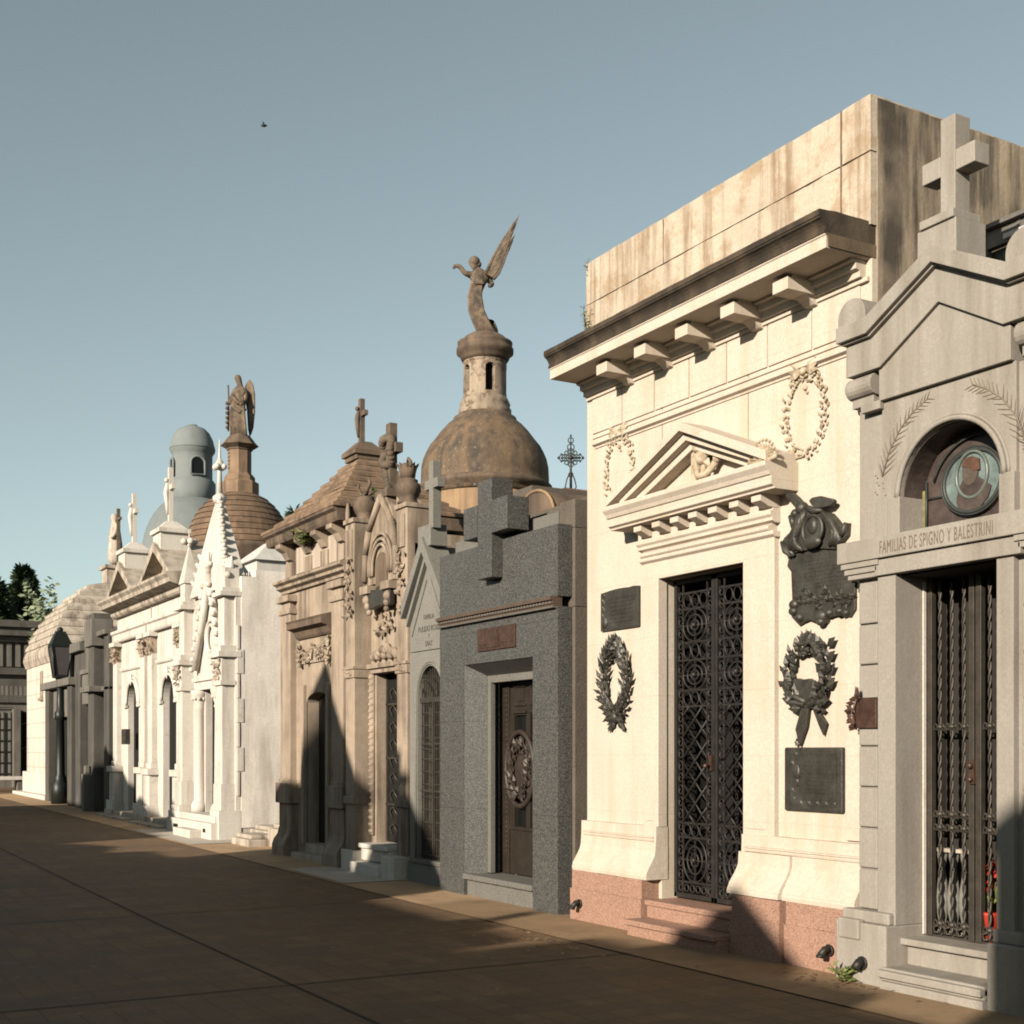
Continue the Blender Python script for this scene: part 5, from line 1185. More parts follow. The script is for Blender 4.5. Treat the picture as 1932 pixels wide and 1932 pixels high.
# ================================================================== twin white mausoleums
def temple(y0, y1, label):
    G = 6.92; g0 = gz((y0 + y1) / 2); cy = (y0 + y1) / 2; w_ = y1 - y0
    T = thing('mausoleum', label, 'mausoleum', (G, cy, g0), 'mausoleums along the avenue')
    a0, a1 = cy - .50, cy + .50; asp = 2.62
    mb = MB(); arch_wall(mb, G, 7.4, y0, y1, g0 + 1.0, 4.92, a0, a1, g0 + 1.0, asp); mb.box(7.4, 10, y0, y1, 0, 4.9)
    mb.box(G, 7.4, y0, a0, g0, g0 + 1.0).box(G, 7.4, a1, y1, g0, g0 + 1.0); part(mb, 'wall', 'marble', T)
    mb = MB(); mb.box(7.34, 7.39, a0 - .1, a1 + .1, g0, 3.3); part(mb, 'shade_backing', 'dark', T)
    mb = MB(); mb.box(7.05, 7.08, a0, a0 + .48, g0 + .3, 3.12).box(7.05, 7.08, a1 - .48, a1, g0 + .3, 3.12); part2(mb, 'door', 'dark', T, cy)
    for c in (y0 + .26, y1 - .26):
        mb = MB(); mb.box(G - .12, G + .05, c - .17, c + .17, g0 + 1.25, 3.62).box(G - .15, G + .05, c - .21, c + .21, g0 + 1.13, g0 + 1.25)
        mb.box(G - .24, G + .05, c - .30, c + .30, g0 + 1.0, g0 + 1.13).box(G - .19, G + .05, c - .24, c + .24, g0 + .35, g0 + 1.0).box(G - .25, G + .05, c - .31, c + .31, g0, g0 + .35)
        mb.box(G - .20, G + .05, c - .24, c + .24, 3.98, 4.08); pl = part(mb, 'pilaster', 'marble', T, .008)
        rn = random.Random(int(c * 7)); mb = MB()
        for k in range(26): mb.leaf((G - .10, c + rn.uniform(-.18, .18), 3.62 + rn.uniform(0, .34)), (-.5, rn.uniform(-1, 1), rn.uniform(-.4, 1)), (-1, 0, 0), .14, .05, .05)
        mb.box(G - .14, G, c - .16, c + .16, 3.6, 3.98); part(mb, 'leaf_capital', 'tan', pl)
    mb = MB(); mb.mould(G, [(.03, 3.40), (.05, 3.43), (.05, 3.48), (.0, 3.5)], y0 + .45, y1 - .45); mb.mould(G, [(.10, 4.08), (.12, 4.12), (.12, 4.25), (.16, 4.28), (.16, 4.34), (.04, 4.36)], y0, y1); part(mb, 'architrave', 'marble', T, .005)
    mb = MB(); mb.mould(G, [(.10, 4.66), (.14, 4.70), (.16, 4.78), (.38, 4.84), (.40, 4.92), (.46, 4.98), (.46, 5.03), (.1, 5.06)], y0 - .02, y1 + .02); co_ = part(mb, 'cornice', 'marble_old', T, .004)
    # pediment with a gabled roof behind
    pw_ = 1.12; mb = MB(); ap = 5.76
    mb.px([(cy - pw_, 5.05), (cy + pw_, 5.05), (cy, ap - .12)], G - .02, 7.9)
    for s in (-1, 1): mb.px([(cy + s * (pw_ + .12), 5.05), (cy + s * (pw_ - .10), 5.05), (cy, ap - .16), (cy, ap + .03)], G - .34, 7.9)
    part(mb, 'pediment', 'marble_old', T)
    mb = MB(); mb.px([(cy - .62, 5.10), (cy + .62, 5.10), (cy, 5.62)], G - .05, G - .022); part(mb, 'tympanum', 'tan', T)
    mb = MB(); mb.box(G - .26, G + .30, cy - .29, cy + .29, 5.60, 5.96).box(G - .31, G + .35, cy - .35, cy + .35, 5.96, 6.05); frustum(mb, G - .26, G + .30, cy - .29, cy + .29, 6.051, G - .09, G + .13, cy - .12, cy + .12, 6.22)
    pd = part(mb, 'pedestal', 'marble', T, .008)
    mb = MB(); cx = G + .02; mb.box(cx - .045, cx + .045, cy - .05, cy + .05, 6.20, 7.32).box(cx - .04, cx + .04, cy - .25, cy + .25, 6.86, 6.96)
    mb.tube([(cx - .06, cy, 7.0), (cx - .09, cy, 6.80), (cx - .07, cy, 6.58), (cx - .06, cy, 6.38)], [.04, .055, .042, .03], 8); mb.ball((cx - .08, cy, 7.06), .048)
    part(mb, 'cross', 'marble', pd)
    mb = MB()
    for r, x in ((.53, G - .03), (.60, G - .015)): mb.tube([(x, a1 + r - .5, asp - .0)] + [(x,) + q for q in arc(cy, asp, r, 0, 180, 18)][::1] + [(x, a0 - r + .5, asp)], .035, 6)
    mb.leaf((G - .06, cy, asp + .42), (0, 0, 1), (-1, 0, 0), .32, .07, .06)
    mb.box(G - .06, G + .02, a1, a1 + .28, asp - .06, asp + .02).box(G - .06, G + .02, a0 - .28, a0, asp - .06, asp + .02)
    part(mb, 'archivolt', 'marble', T)
    mb = MB(); mb.box(G - .30, G + .1, y0, y1, g0 - .08, g0 + .14).box(G - .55, G - .30, y0 + .2, y1 - .2, g0 - .08, g0 + .05); part(mb, 'plinth', 'marble_old', T, .01)
    return T
temple(24.75, 27.55, 'white pedimented mausoleum with a cross on a pedestal, nearer of a matching pair')
temple(27.65, 30.75, 'white pedimented mausoleum with a cross on a pedestal, farther of a matching pair')
p = PL(6.78); t = thing('plaque', 'small dark plaque on the left end of the farther white pedimented mausoleum', 'plaque', (6.78, p.y(239), p.z(239, 1390))); y = p.y(239); z = p.z(239, 1390)
mb = MB(); mb.box(6.70, 6.82, y - .16, y + .16, z - .17, z + .17); part(mb, 'plate', 'bronze', t, .01)

# ================================================================== dark grey mausoleums in the shade
g0 = gz(33)
T = thing('mausoleum', 'dark grey concrete mausoleum with a stepped blocky front and a heavy cross shaped top', 'mausoleum', (7.0, 32.9, g0), 'mausoleums along the avenue')
G = 6.95; y0, y1 = 30.9, 34.6
mb = MB(); mb.box(G + .1, 9.5, y0, y1, g0, 4.3).box(G - .35, G + .1, y0 + .95, y0 + 1.55, g0, 4.9).box(G - .30, G + .1, y1 - .9, y1 - .35, g0, 3.6).box(G - .2, G + .12, y0, y0 + .5, g0, 4.35)
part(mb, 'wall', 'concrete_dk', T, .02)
mb = MB(); mb.box(G - .5, G + .1, y0 + .75, y0 + 1.75, 3.0, 3.14).box(G - .42, G + .1, y0 + .85, y0 + 1.65, 4.1, 4.75).box(G - .30, G + .1, y0 + .0, y1 - 1.0, 4.32, 4.44).box(G - .2, G + .1, y0 - .0, y0 + .75, 3.02, 3.12)
part(mb, 'cornice', 'concrete', T, .02)
mb = MB(); mb.box(G - .02, G + .09, y0 + 1.9, y1 - 1.0, g0 + .1, 2.7); part(mb, 'door', 'dark', T)
mb = MB(); mb.box(G - .25, G + .1, y0 + 1.85, y1 - .95, 2.75, 3.5).box(G - .3, G + .1, y0 + 1.75, y1 - .9, 3.5, 3.62); part(mb, 'lintel', 'concrete', T, .02)
mb = MB(); mb.px([(y0 + 1.5, 3.62)] + arc((y0 + y1) / 2 + .45, 3.9, .75, 0, 180, 14)[::-1][::-1][0:0] + [(y0 + 1.5, 3.62), (y1 - .9, 3.62), (y1 - .9, 4.1)] + arc((y0 + y1) / 2 + .4, 4.1, .62, 0, 180, 12) , G - .15, G + .6); part(mb, 'arched_top', 'concrete', T)
mb = MB(); mb.box(G - .55, G - .30, y0 + 1.1, y0 + 1.35, g0, g0 + .9); mb.box(G - .5, G - .38, y0 + 1.16, y0 + 1.3, g0 + .9, g0 + 1.1); part(mb, 'pedestal', 'concrete', T, .02)
g1 = gz(37)
T = thing('mausoleum', 'low weathered grey mausoleum behind the dark lamp post', 'mausoleum', (7.0, 36.7, g1), 'mausoleums along the avenue')
y0, y1 = 34.7, 38.7
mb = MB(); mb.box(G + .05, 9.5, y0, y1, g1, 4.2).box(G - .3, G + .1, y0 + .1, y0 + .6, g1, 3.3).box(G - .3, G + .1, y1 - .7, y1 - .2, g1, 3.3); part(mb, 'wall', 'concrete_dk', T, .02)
mb = MB(); mb.box(G - .4, 9.6, y0 - .02, y1 + .05, 3.3, 3.5).box(G - .1, 9.4, y0 + .1, y1 - .1, 4.2, 4.45); part(mb, 'cornice', 'concrete', T, .02)
mb = MB(); mb.box(G, G + .04, y0 + .9, y1 - 1.0, g1 + .1, 2.5); part(mb, 'door', 'dark', T)
mb = MB(); mb.box(G - .2, G + .05, y0 + .8, y1 - .9, 2.5, 3.25); part(mb, 'lintel', 'concrete', T, .02)

# ================================================================== white mausoleum with the stepped domed roof
G = 7.0; y0, y1 = 38.9, 43.75; g0 = gz(41); cx, cy = 9.25, 41.35
T = thing('mausoleum', 'broad white mausoleum with a stepped curved stone roof topped by a statue, far left', 'mausoleum', (G, cy, g0), 'mausoleums along the avenue')
mb = MB(); mb.box(G, 11.5, y0, y1, g0, 4.4); wl = part(mb, 'wall', stone('white_block_wall', (.74, .67, .58), var=.06, streak=(.32, .26, .2), streak_amt=.5, joint=(1.1, .45, .012), jdark=.45), T, .01)
mb = MB(); mb.box(G - .12, 11.5, y0 - .1, y1 + .1, g0, g0 + .75).box(G - .35, 11.5, y0 - .2, y1 + .6, g0 - .1, g0 + .12); part(mb, 'plinth', 'marble', T, .02)
mb = MB(); mb.mould(G, [(.03, 4.2), (.06, 4.3), (.10, 4.4), (.10, 4.5)], y0 - .06, y1 + .06, back=4.4); part(mb, 'cornice', 'marble_old', T)
mb = MB(); n = 9
for k in range(n):
    f = k / n; f1 = (k + 1) / n
    def rr(f): return 1.95 * max(0, 1 - f ** 1.5) ** .62 + .36
    a, b = rr(f), rr(f1) ; z0_, z1_ = 4.5 + 2.3 * f, 4.5 + 2.3 * f1
    m_ = (a + b * 2) / 3; a2 = a + .045
    frustum(mb, cx - a2, cx + a2, cy - a2, cy + a2, z0_ - .02, cx - a2, cx + a2, cy - a2, cy + a2, z0_ + .07)
    frustum(mb, cx - a2 + .003, cx + a2 - .003, cy - a2 + .003, cy + a2 - .003, z0_ + .0701, cx - b, cx + b, cy - b, cy + b, z1_)
rf = part(mb, 'roof', 'marble_old', T)
mb = MB(); mb.box(cx - .34, cx + .34, cy - .34, cy + .34, 6.75, 7.25).box(cx - .42, cx + .42, cy - .42, cy + .42, 7.25, 7.36); part(mb, 'roof_pedestal', 'marble_old', rf, .01)
mb = MB(); mb.box(G - .05, G + .02, cy - .5, cy - .2, 3.2, 4.0); mb.box(G - .10, G + .02, cy - .55, cy - .15, 3.1, 3.2); part(mb, 'carved_panel', 'tan', T, .02)
# statue on it
t = thing('statue', 'pale draped statue leaning on a cross on top of the stepped domed roof', 'statue', (cx, cy, 7.36))
z = 7.36
skin('figure', [((cx, cy, z), (.30, .30)), ((cx, cy, z + .5), (.25, .27)), ((cx, cy + .03, z + .9), (.20, .22)), ((cx, cy + .05, z + 1.2), (.19, .25)), ((cx, cy + .07, z + 1.40), (.09, .09)), ((cx - .02, cy + .1, z + 1.55), (.13, .13)), ((cx - .02, cy + .12, z + 1.68), (.09, .09)),
     ((cx, cy - .22, z + 1.22), (.09, .09)), ((cx - .1, cy - .30, z + .95), (.07, .07)), ((cx - .2, cy - .18, z + .85), (.05, .05)), ((cx, cy + .30, z + 1.22), (.09, .09)), ((cx - .1, cy + .34, z + .9), (.07, .07))],
     [(0, 1), (1, 2), (2, 3), (3, 4), (4, 5), (5, 6), (3, 7), (7, 8), (8, 9), (3, 10), (10, 11)], 'marble_old', t)
mb = MB(); mb.box(cx - .05, cx + .05, cy - .43, cy - .35, z, z + 1.75).box(cx - .04, cx + .04, cy - .68, cy - .10, z + 1.38, z + 1.46); part(mb, 'cross', 'statue_dark', t)

# ================================================================== grey building closing the avenue
T = thing('grey_building', 'long grey building with barred openings closing the avenue at the far left', 'building', (5, 50, gz(50)))
g0 = gz(50); Y = 50.0; 
mb = MB(); mb.box(-6, 12, Y, Y + 6, g0, 6.0); part(mb, 'wall', 'concrete', T)
mb = MB(); mb.box(-6, 12, Y - .5, Y + 6, 5.75, 6.05).box(-6, 12, Y - .65, Y + 6, 6.05, 6.3).box(-6, 12, Y - .3, Y, 4.35, 4.6).box(-6, 12, Y - .25, Y, 5.55, 5.75); part(mb, 'cornice', 'concrete_dk', T, .02)
mb = MB()
for k in range(60): mb.box(-5.9 + k * .3, -5.9 + k * .3 + .16, Y - .10, Y, 4.65, 5.5)
part(mb, 'louvred_frieze', 'concrete', T)
mb = MB(); mb.box(6.0, 8.6, Y - .12, Y, 3.35, 4.2); part(mb, 'sign_panel', 'concrete_dk', T)
mb = MB(); rn = random.Random(1)
for k in range(9): mb.box(6.6 + k * .16, 6.6 + k * .16 + .10, Y - .13, Y - .11, 3.6, 3.95)
part(mb, 'panel_relief', 'concrete', T)
mb = MB(); mb.box(7.75, 8.9, Y - .06, Y, g0, 3.0); part(mb, 'doorway', 'dark', T)
mb = MB(); mb.box(5.4, 7.5, Y - .06, Y, g0 + .4, 3.0); part(mb, 'window', 'smallgrey', T)
mb = MB()
for k in range(9): mb.box(5.5 + k * .24, 5.53 + k * .24, Y - .12, Y - .08, g0 + .4, 3.0)
for k in range(7): mb.box(5.4, 7.5, Y - .125, Y - .09, g0 + .5 + k * .4, g0 + .53 + k * .4)
part(mb, 'window_bars', 'iron', T)
mb = MB(); mb.box(7.48, 7.75, Y - .3, Y, g0, 3.1); part(mb, 'column', 'concrete', T, .02)
mb = MB()
for k in range(3): mb.tube([(7.8, Y - .1, g0 + .5 + k * .9), (8.8, Y - .1, g0 + 1.1 + k * .8)], .02, 5)
part(mb, 'cross_brace', 'smallgrey', T)
weed('wall_shrub', (8.3, 48.2, 4.5), 50, 1.5, 'dry brown shrub hanging at the corner of the far grey building', .5, .05, mat='pale_leaf', L=.22, seed=14, cat='shrub')
t = thing('stone_bench', 'low pale stone bench against the far grey building at the left edge', 'bench', (6.9, 46.5, gz(46)))
q = gz(46); mb = MB(); mb.box(6.2, 7.35, 46.2, 46.9, q + .38, q + .5); part(mb, 'seat', 'marble', t, .02)
for xx in (6.35, 7.1): mb = MB(); mb.box(xx, xx + .16, 46.3, 46.8, q, q + .38); part(mb, 'leg', 'concrete', t, .01)

# ================================================================== lamp post
lx, ly = 6.66, 36.3; g0 = gz(ly); p = lambda py: EYE + (lx * S_ + ly * C_) * (HZ - py) / FOC
T = thing('lamp_post', 'dark green iron lamp post with a four sided lantern in front of the grey mausoleums', 'street lamp', (lx, ly, g0))
mb = MB(); mb.lathe([(.24, g0), (.24, g0 + .55), (.17, g0 + .62), (.17, g0 + .7), (.12, g0 + .8), (.105, 2.4), (.15, 2.45), (.15, 2.62), (.10, 2.68), (.085, 3.45), (.14, 3.55)], lx, ly, 14); part(mb, 'post', 'green_iron', T)
mb = MB(); frustum(mb, lx - .15, lx + .15, ly - .15, ly + .15, 3.62, lx - .25, lx + .25, ly - .25, ly + .25, 4.38); ln = part(mb, 'lantern', 'lamp_glass', T)
mb = MB()
for a in (-1, 1):
    for b in (-1, 1): mb.tube([(lx + a * .16, ly + b * .16, 3.6), (lx + a * .26, ly + b * .26, 4.4)], .025, 5)
mb.box(lx - .18, lx + .18, ly - .18, ly + .18, 3.55, 3.63).box(lx - .275, lx + .275, ly - .275, ly + .275, 4.38, 4.45)
frustum(mb, lx - .265, lx + .265, ly - .265, ly + .265, 4.451, lx - .12, lx + .12, ly - .12, ly + .12, 4.80); mb.ball((lx, ly, 4.85), .08)
part(mb, 'lantern_frame', 'green_iron', ln)

# ================================================================== domes behind the first row
def prof(t, rows): return [(r * t / FOC, EYE + t * (HZ - py) / FOC) for r, py in rows]
def place(px, x): u = (px - CXP) / FOC; t = x / (S_ + u * C_); return t * (C_ - u * S_), t
X = 13.0; Yd, t_ = place(915, X)
T = thing('domed_mausoleum', 'brown domed mausoleum with a round lantern, behind the dark granite front', 'mausoleum', (X, Yd, 0))
mb = MB(); mb.lathe(prof(t_, [(112, 1120), (112, 935)]), X, Yd, 40); part(mb, 'drum', 'dome_wall', T)
mb = MB(); mb.box(X - 2.1, X + 2.1, Yd - 2.1, Yd + 2.1, 0, 5.2); part(mb, 'wall', 'dome_wall', T)
mb = MB(); mb.lathe(prof(t_, [(112, 942), (118, 938), (118, 930), (124, 926), (124, 920), (121, 915), (121, 905), (120, 884), (117, 870), (111, 856), (105, 845), (96, 834), (84, 818), (71, 804), (61, 796), (59, 790), (54, 788), (51, 784)]), X, Yd, 48); dm = part(mb, 'dome', 'dome', T)
mb = MB(); mb.lathe(prof(t_, [(113, 940), (117, 938), (119, 930), (126, 927), (127, 920), (122, 916)]), X, Yd, 48); part(mb, 'dome_ring', 'tan_dark', dm)
mb = MB(); mb.lathe(prof(t_, [(50, 792), (50, 775), (46, 770), (48, 765), (46, 760), (42, 752)]), X, Yd, 32)
zl = lambda py: EYE + t_ * (HZ - py) / FOC; rl = 41 * t_ / FOC; ri = rl * .74
mb.lathe(prof(t_, [(41, 690), (41, 678)]), X, Yd, 32)
nx_, ny_ = -S_ * math.cos(R(15.5)) + C_ * math.sin(R(15.5)), -C_ * math.cos(R(15.5)) - S_ * math.sin(R(15.5))
A0 = math.atan2(ny_, nx_); HWN = R(13)
def ringseg(f0, f1, z0, z1, m=5):
    mb.pz([(X + rl * math.cos(f0 + (f1 - f0) * i / m), Yd + rl * math.sin(f0 + (f1 - f0) * i / m)) for i in range(m + 1)] + [(X + ri * math.cos(f1 - (f1 - f0) * i / m), Yd + ri * math.sin(f1 - (f1 - f0) * i / m)) for i in range(m + 1)], z0, z1)
for k in range(5):
    w0 = A0 + R(72) * k
    ringseg(w0 + HWN, w0 + R(72) - HWN, zl(752), zl(690), 8)
    ringseg(w0 - HWN, w0 + HWN, zl(752), zl(746), 3)
    for q in range(8):                     # arched heads
        mm = abs((q + .5) / 4 - 1); zz = zl(703 - 9 * math.sqrt(max(0, 1 - mm * mm)))
        ringseg(w0 - HWN + 2 * HWN * q / 8, w0 - HWN + 2 * HWN * (q + 1) / 8, zz, zl(688), 1)
part(mb, 'lantern', 'lantern_plaster', T)
mb = MB(); mb.lathe(prof(t_, [(28, 752), (28, 688)]), X, Yd, 16); part(mb, 'lantern_shade_core', 'dark', T)  # black core paints in the unlit hollow behind the lantern windows
mb = MB(); mb.lathe(prof(t_, [(42, 684), (46, 678), (48, 672), (54, 668), (54, 660), (50, 656), (52, 652), (52, 648), (44, 644), (38, 638), (28, 632), (16, 628), (6, 626)]), X, Yd, 36); part(mb, 'lantern_cap', 'tan_dark', T)
# winged figure leaning forward with one arm out
rx, ry = math.cos(TH), -math.sin(TH)
def A(px, py, d=0.0):       # point of the statue: sideways along the view, d towards the viewer
    sx_ = (px - 915) * t_ / FOC; return (X + rx * sx_ - S_ * d, Yd + ry * sx_ - C_ * d, EYE + t_ * (HZ - py) / FOC)
t = thing('statue', 'brown winged statue leaning forward with raised wings, on the plain brown dome', 'statue', A(920, 632))
k_ = t_ / FOC
J = [(A(896, 575), (15 * k_, 13 * k_)), (A(899, 600), (15 * k_, 13 * k_)), (A(908, 618), (16 * k_, 14 * k_)), (A(920, 634), (17 * k_, 15 * k_)), (A(896, 552), (14 * k_, 12 * k_)), (A(902, 533), (15 * k_, 13 * k_)), (A(906, 519), (16 * k_, 13 * k_)), (A(899, 507), (7 * k_, 7 * k_)), (A(893, 496), (9.5 * k_, 9.5 * k_)), (A(886, 488), (6 * k_, 6 * k_)),
     (A(890, 521, .05), (7 * k_, 7 * k_)), (A(877, 520, .15), (5 * k_, 5 * k_)), (A(868, 509, .2), (4.5 * k_, 4.5 * k_)), (A(859, 508, .2), (3.5 * k_, 3.5 * k_)), (A(856, 514, .2), (2.5 * k_, 2.5 * k_)),
     (A(920, 522, -.05), (7 * k_, 7 * k_)), (A(929, 534, -.1), (5 * k_, 5 * k_)), (A(923, 543, .1), (4 * k_, 4 * k_)), (A(931, 610, -.05), (8 * k_, 6 * k_)), (A(936, 630, -.05), (7 * k_, 6 * k_))]
skin('figure', J, [(0, 1), (1, 2), (2, 3), (0, 4), (4, 5), (5, 6), (6, 7), (7, 8), (8, 9), (6, 10), (10, 11), (11, 12), (12, 13), (13, 14), (6, 15), (15, 16), (16, 17), (2, 18), (18, 19)], 'statue', t)
mb = MB(); rn = random.Random(44)
mb.ball(A(895, 494), 11 * k_, 11 * k_, 10.5 * k_, 10, 8); mb.ball(A(903, 499), 6 * k_, 6 * k_, 6 * k_, 8, 6); part(mb, 'hair', 'statue_dark', t)
mb = MB()
for k in range(9):
    o = -11 + 2.8 * k; mb.tube([A(900 + o * .8, 540, .16), A(896 + o, 565, .18), A(899 + o * 1.1, 592, .18), A(910 + o * 1.2, 618, .18), A(920 + o * 1.4, 634, .16)], [.02, .035, .04, .04, .03], 6)
for k in range(4): mb.tube([A(890 + 6 * k, 528 + 2 * k, .18), A(898 + 4 * k, 541, .2), A(912 + 2 * k, 536, .12)], .03, 6)
part(mb, 'drapery', 'statue', t)
def feather_wing(name, root, tip, wroot, parent, mat, d0=0.0, nf=14, dd=.1):
    mb = MB(); Rt, Tp = Vector(root), Vector(tip); ax = (Tp - Rt); L = ax.length; ax.normalize()
    vw = Vector((S_, C_, 0)); sd = ax.cross(vw).normalized()
    for k in range(nf):
        f = k / (nf - 1); b = Rt + ax * L * f * .75 + sd * wroot * .28 * (1 - f)
        d = (ax * (1.0 - .15 * (1 - f)) - sd * .55 * (1 - f) * (1 if True else 0)).normalized()
        mb.leaf(b - vw * .01 * (k % 2), d, -vw, L * (.27 + .25 * f) if f < .99 else L * .26, wroot * .16, .03)
    mb.tube([Rt + sd * wroot * .25, Rt + ax * L * .4 + sd * wroot * .28, Tp], [wroot * .16, wroot * .13, .015], 8)
    wdt = [(0, -.35, .30), (.2, -.5, .36), (.45, -.42, .34), (.7, -.26, .24), (1, -.0, .02)]
    vs = []
    for f, lo, hi in wdt:
        for q in (lo, hi):
            vs.append(Rt + ax * L * f + sd * wroot * q + vw * .025); vs.append(Rt + ax * L * f + sd * wroot * q - vw * .025)
    fs = []
    for i in range(len(wdt) - 1):
        o = i * 4; fs += [(o, o + 2, o + 6, o + 4), (o + 1, o + 5, o + 7, o + 3), (o, o + 4, o + 5, o + 1), (o + 2, o + 3, o + 7, o + 6)]
    fs += [(0, 1, 3, 2), (len(vs) - 4, len(vs) - 2, len(vs) - 1, len(vs) - 3)]
    mb.add(vs, fs)
    return part(mb, name, mat, parent)
feather_wing('wing', A(922, 524, .12), A(970, 430, .25), 24 * k_, t, 'statue'); feather_wing('wing', A(926, 520, -.15), A(964, 440, -.4), 22 * k_, t, 'statue_dark')

X = 13.0; Yd, t_ = place(452, X)
T = thing('domed_mausoleum', 'brown ribbed dome with a tall pedestal, behind the white gothic spire', 'mausoleum', (X, Yd, 0))
mb = MB(); mb.lathe(prof(t_, [(88, 1200), (88, 1062), (94, 1058), (94, 1048), (99, 1044), (99, 1036), (95, 1032)]), X, Yd, 40); part(mb, 'drum', 'tan_dark', T)
mb = MB(); mb.box(X - 2.4, X + 2.4, Yd - 2.4, Yd + 2.4, 0, 6.4); part(mb, 'wall', 'tan_dark', T)
mb = MB(); rows = []; n = 9
for k in range(n):                                # stepped courses
    f0, f1 = k / n, (k + 1) / n
    def rw(f): return 97 * math.sqrt(max(0, 1 - (f * .93) ** 1.9)) 
    rows += [(rw(f0) - 2.5, 1034 - 100 * f0), (rw(f0) - 2.5, 1034 - 100 * f0 - 1.0), (rw(f0) + .8, 1034 - 100 * f0 - 1.1), (rw((f0 + f1) / 2) + .8, 1034 - 50 * (f0 + f1)), (rw(f1), 1034 - 100 * f1)]
mb.lathe(prof(t_, rows), X, Yd, 48, smooth=False); part(mb, 'dome', 'ribdome', T)
ang = math.pi / 4
mb = MB(); s2 = math.sqrt(2)
mb.lathe(prof(t_, [(36 , 940), (36, 912), (29, 908), (29, 902), (26, 898), (22, 894), (22, 851)]), X, Yd, 8, rot=R(22.5), smooth=False); pd = part(mb, 'pedestal', 'pedestal_stone', T)
mb = MB(); mb.lathe(prof(t_, [(24, 851), (25, 848), (36, 842), (30, 836), (24, 828), (19, 822)]), X, Yd, 8, rot=R(22.5), smooth=False); part(mb, 'pedestal_cap', 'tan_dark', pd)
mb = MB(); zz = lambda py: EYE + t_ * (HZ - py) / FOC
rp = 22 * t_ / FOC
for k in range(5): mb.box(X - rp * .98, X - rp * .90, Yd - .08, Yd + .08, zz(886 - 7 * k), zz(884 - 7 * k))
part(mb, 'inscription', 'engrave', pd)
def A2(px, py, d=0.0):
    sx_ = (px - 452) * t_ / FOC; return (X + rx * sx_ - S_ * d, Yd + ry * sx_ - C_ * d, EYE + t_ * (HZ - py) / FOC)
t = thing('statue', 'brown standing robed statue with folded wings and a staff, on the ribbed dome', 'statue', A2(452, 822)); k_ = t_ / FOC
J = [(A2(454, 826), (15 * k_, 14 * k_)), (A2(452, 800), (15 * k_, 13 * k_)), (A2(451, 775), (14 * k_, 12 * k_)), (A2(453, 752), (13 * k_, 11 * k_)), (A2(455, 738), (13 * k_, 10 * k_)), (A2(453, 727), (5 * k_, 5 * k_)), (A2(449, 714), (7.5 * k_, 7.5 * k_)), (A2(447, 707), (5 * k_, 5 * k_)),
     (A2(444, 742, .1), (6 * k_, 6 * k_)), (A2(438, 758, .15), (5 * k_, 5 * k_)), (A2(434, 766, .2), (4 * k_, 4 * k_)), (A2(464, 743, .05), (6 * k_, 6 * k_)), (A2(464, 762, .15), (5 * k_, 5 * k_)), (A2(455, 768, .3), (4 * k_, 4 * k_))]
skin('figure', J, [(0, 1), (1, 2), (2, 3), (3, 4), (4, 5), (5, 6), (6, 7), (4, 8), (8, 9), (9, 10), (4, 11), (11, 12), (12, 13)], 'statue', t)
mb = MB()
for k in range(10):
    o = -12 + 2.6 * k; mb.tube([A2(452 + o * .7, 752, .2), A2(451 + o, 778, .24), A2(452 + o * 1.1, 802, .26), A2(454 + o * 1.2, 824, .26)], [.03, .05, .055, .04], 6)
mb.tube([A2(441, 750, .22), A2(452, 765, .3), A2(466, 760, .2)], .06, 6); mb.tube([A2(442, 770, .25), A2(455, 782, .3), A2(466, 775, .2)], .05, 6)
part(mb, 'drapery', 'statue', t)
mb = MB(); mb.tube([A2(433, 730, .2), A2(434, 760, .2), A2(432, 815, .1)], .03, 6)
for k in range(6): mb.ball(A2(431, 764 + 9 * k, .2), .06, nu=7, nv=5)
part(mb, 'staff', 'statue_dark', t)
mb = MB()       # folded wing: tall blade behind the back
for (cxp, lab) in ((0, 0), (-5, 1)):
    pts = [(464, 722), (470, 714), (476, 722), (480, 742), (480, 775), (477, 805), (472, 820), (469, 805), (467, 770), (463, 745)]
    a_ = [A2(px + cxp, py, -.05 - .25 * lab) for px, py in pts]; b_ = [A2(px + cxp, py, -.15 - .25 * lab) for px, py in pts]; n = len(pts)
    mb.add(a_ + b_, [tuple(range(n)), tuple(range(2 * n - 1, n - 1, -1))] + [(i, (i + 1) % n, n + (i + 1) % n, n + i) for i in range(n)])
part(mb, 'wing', 'statue', t, .02)

X = 14.0; Yd, t_ = place(363, X)
T = thing('domed_mausoleum', 'smooth grey blue dome with a round windowed turret, left of the ribbed brown dome', 'mausoleum', (X, Yd, 0))
mb = MB(); rows = []
for k in range(8):
    f0, f1 = k / 8, (k + 1) / 8
    rows += [(92 * math.sqrt(1 - (f0 * .88) ** 2), 1050 - 105 * f0), (92 * math.sqrt(1 - (f1 * .88) ** 2) + 1.0, 1050 - 105 * f1 + .5)]
mb.lathe(prof(t_, [(92, 1100)] + rows), X, Yd, 48); part(mb, 'dome', 'bluegrey', T)
mb = MB(); mb.box(X - 2.6, X + 2.6, Yd - 2.6, Yd + 2.6, 0, 8.2); part(mb, 'wall', 'bluegrey', T)
mb = MB(); mb.lathe(prof(t_, [(43, 960), (43, 912), (41, 911), (40, 908), (37, 906), (37, 862), (38, 858), (42, 852), (42, 849)]), X, Yd, 40); tw = part(mb, 'turret', 'bluegrey', T)
mb = MB(); mb.lathe(prof(t_, [(42, 851), (42.5, 847), (41, 842), (38, 830), (32, 818), (24, 810), (13, 805.5), (10, 804), (9, 802), (3, 801)]), X, Yd, 40); part(mb, 'turret_cap', 'bluegrey', T)
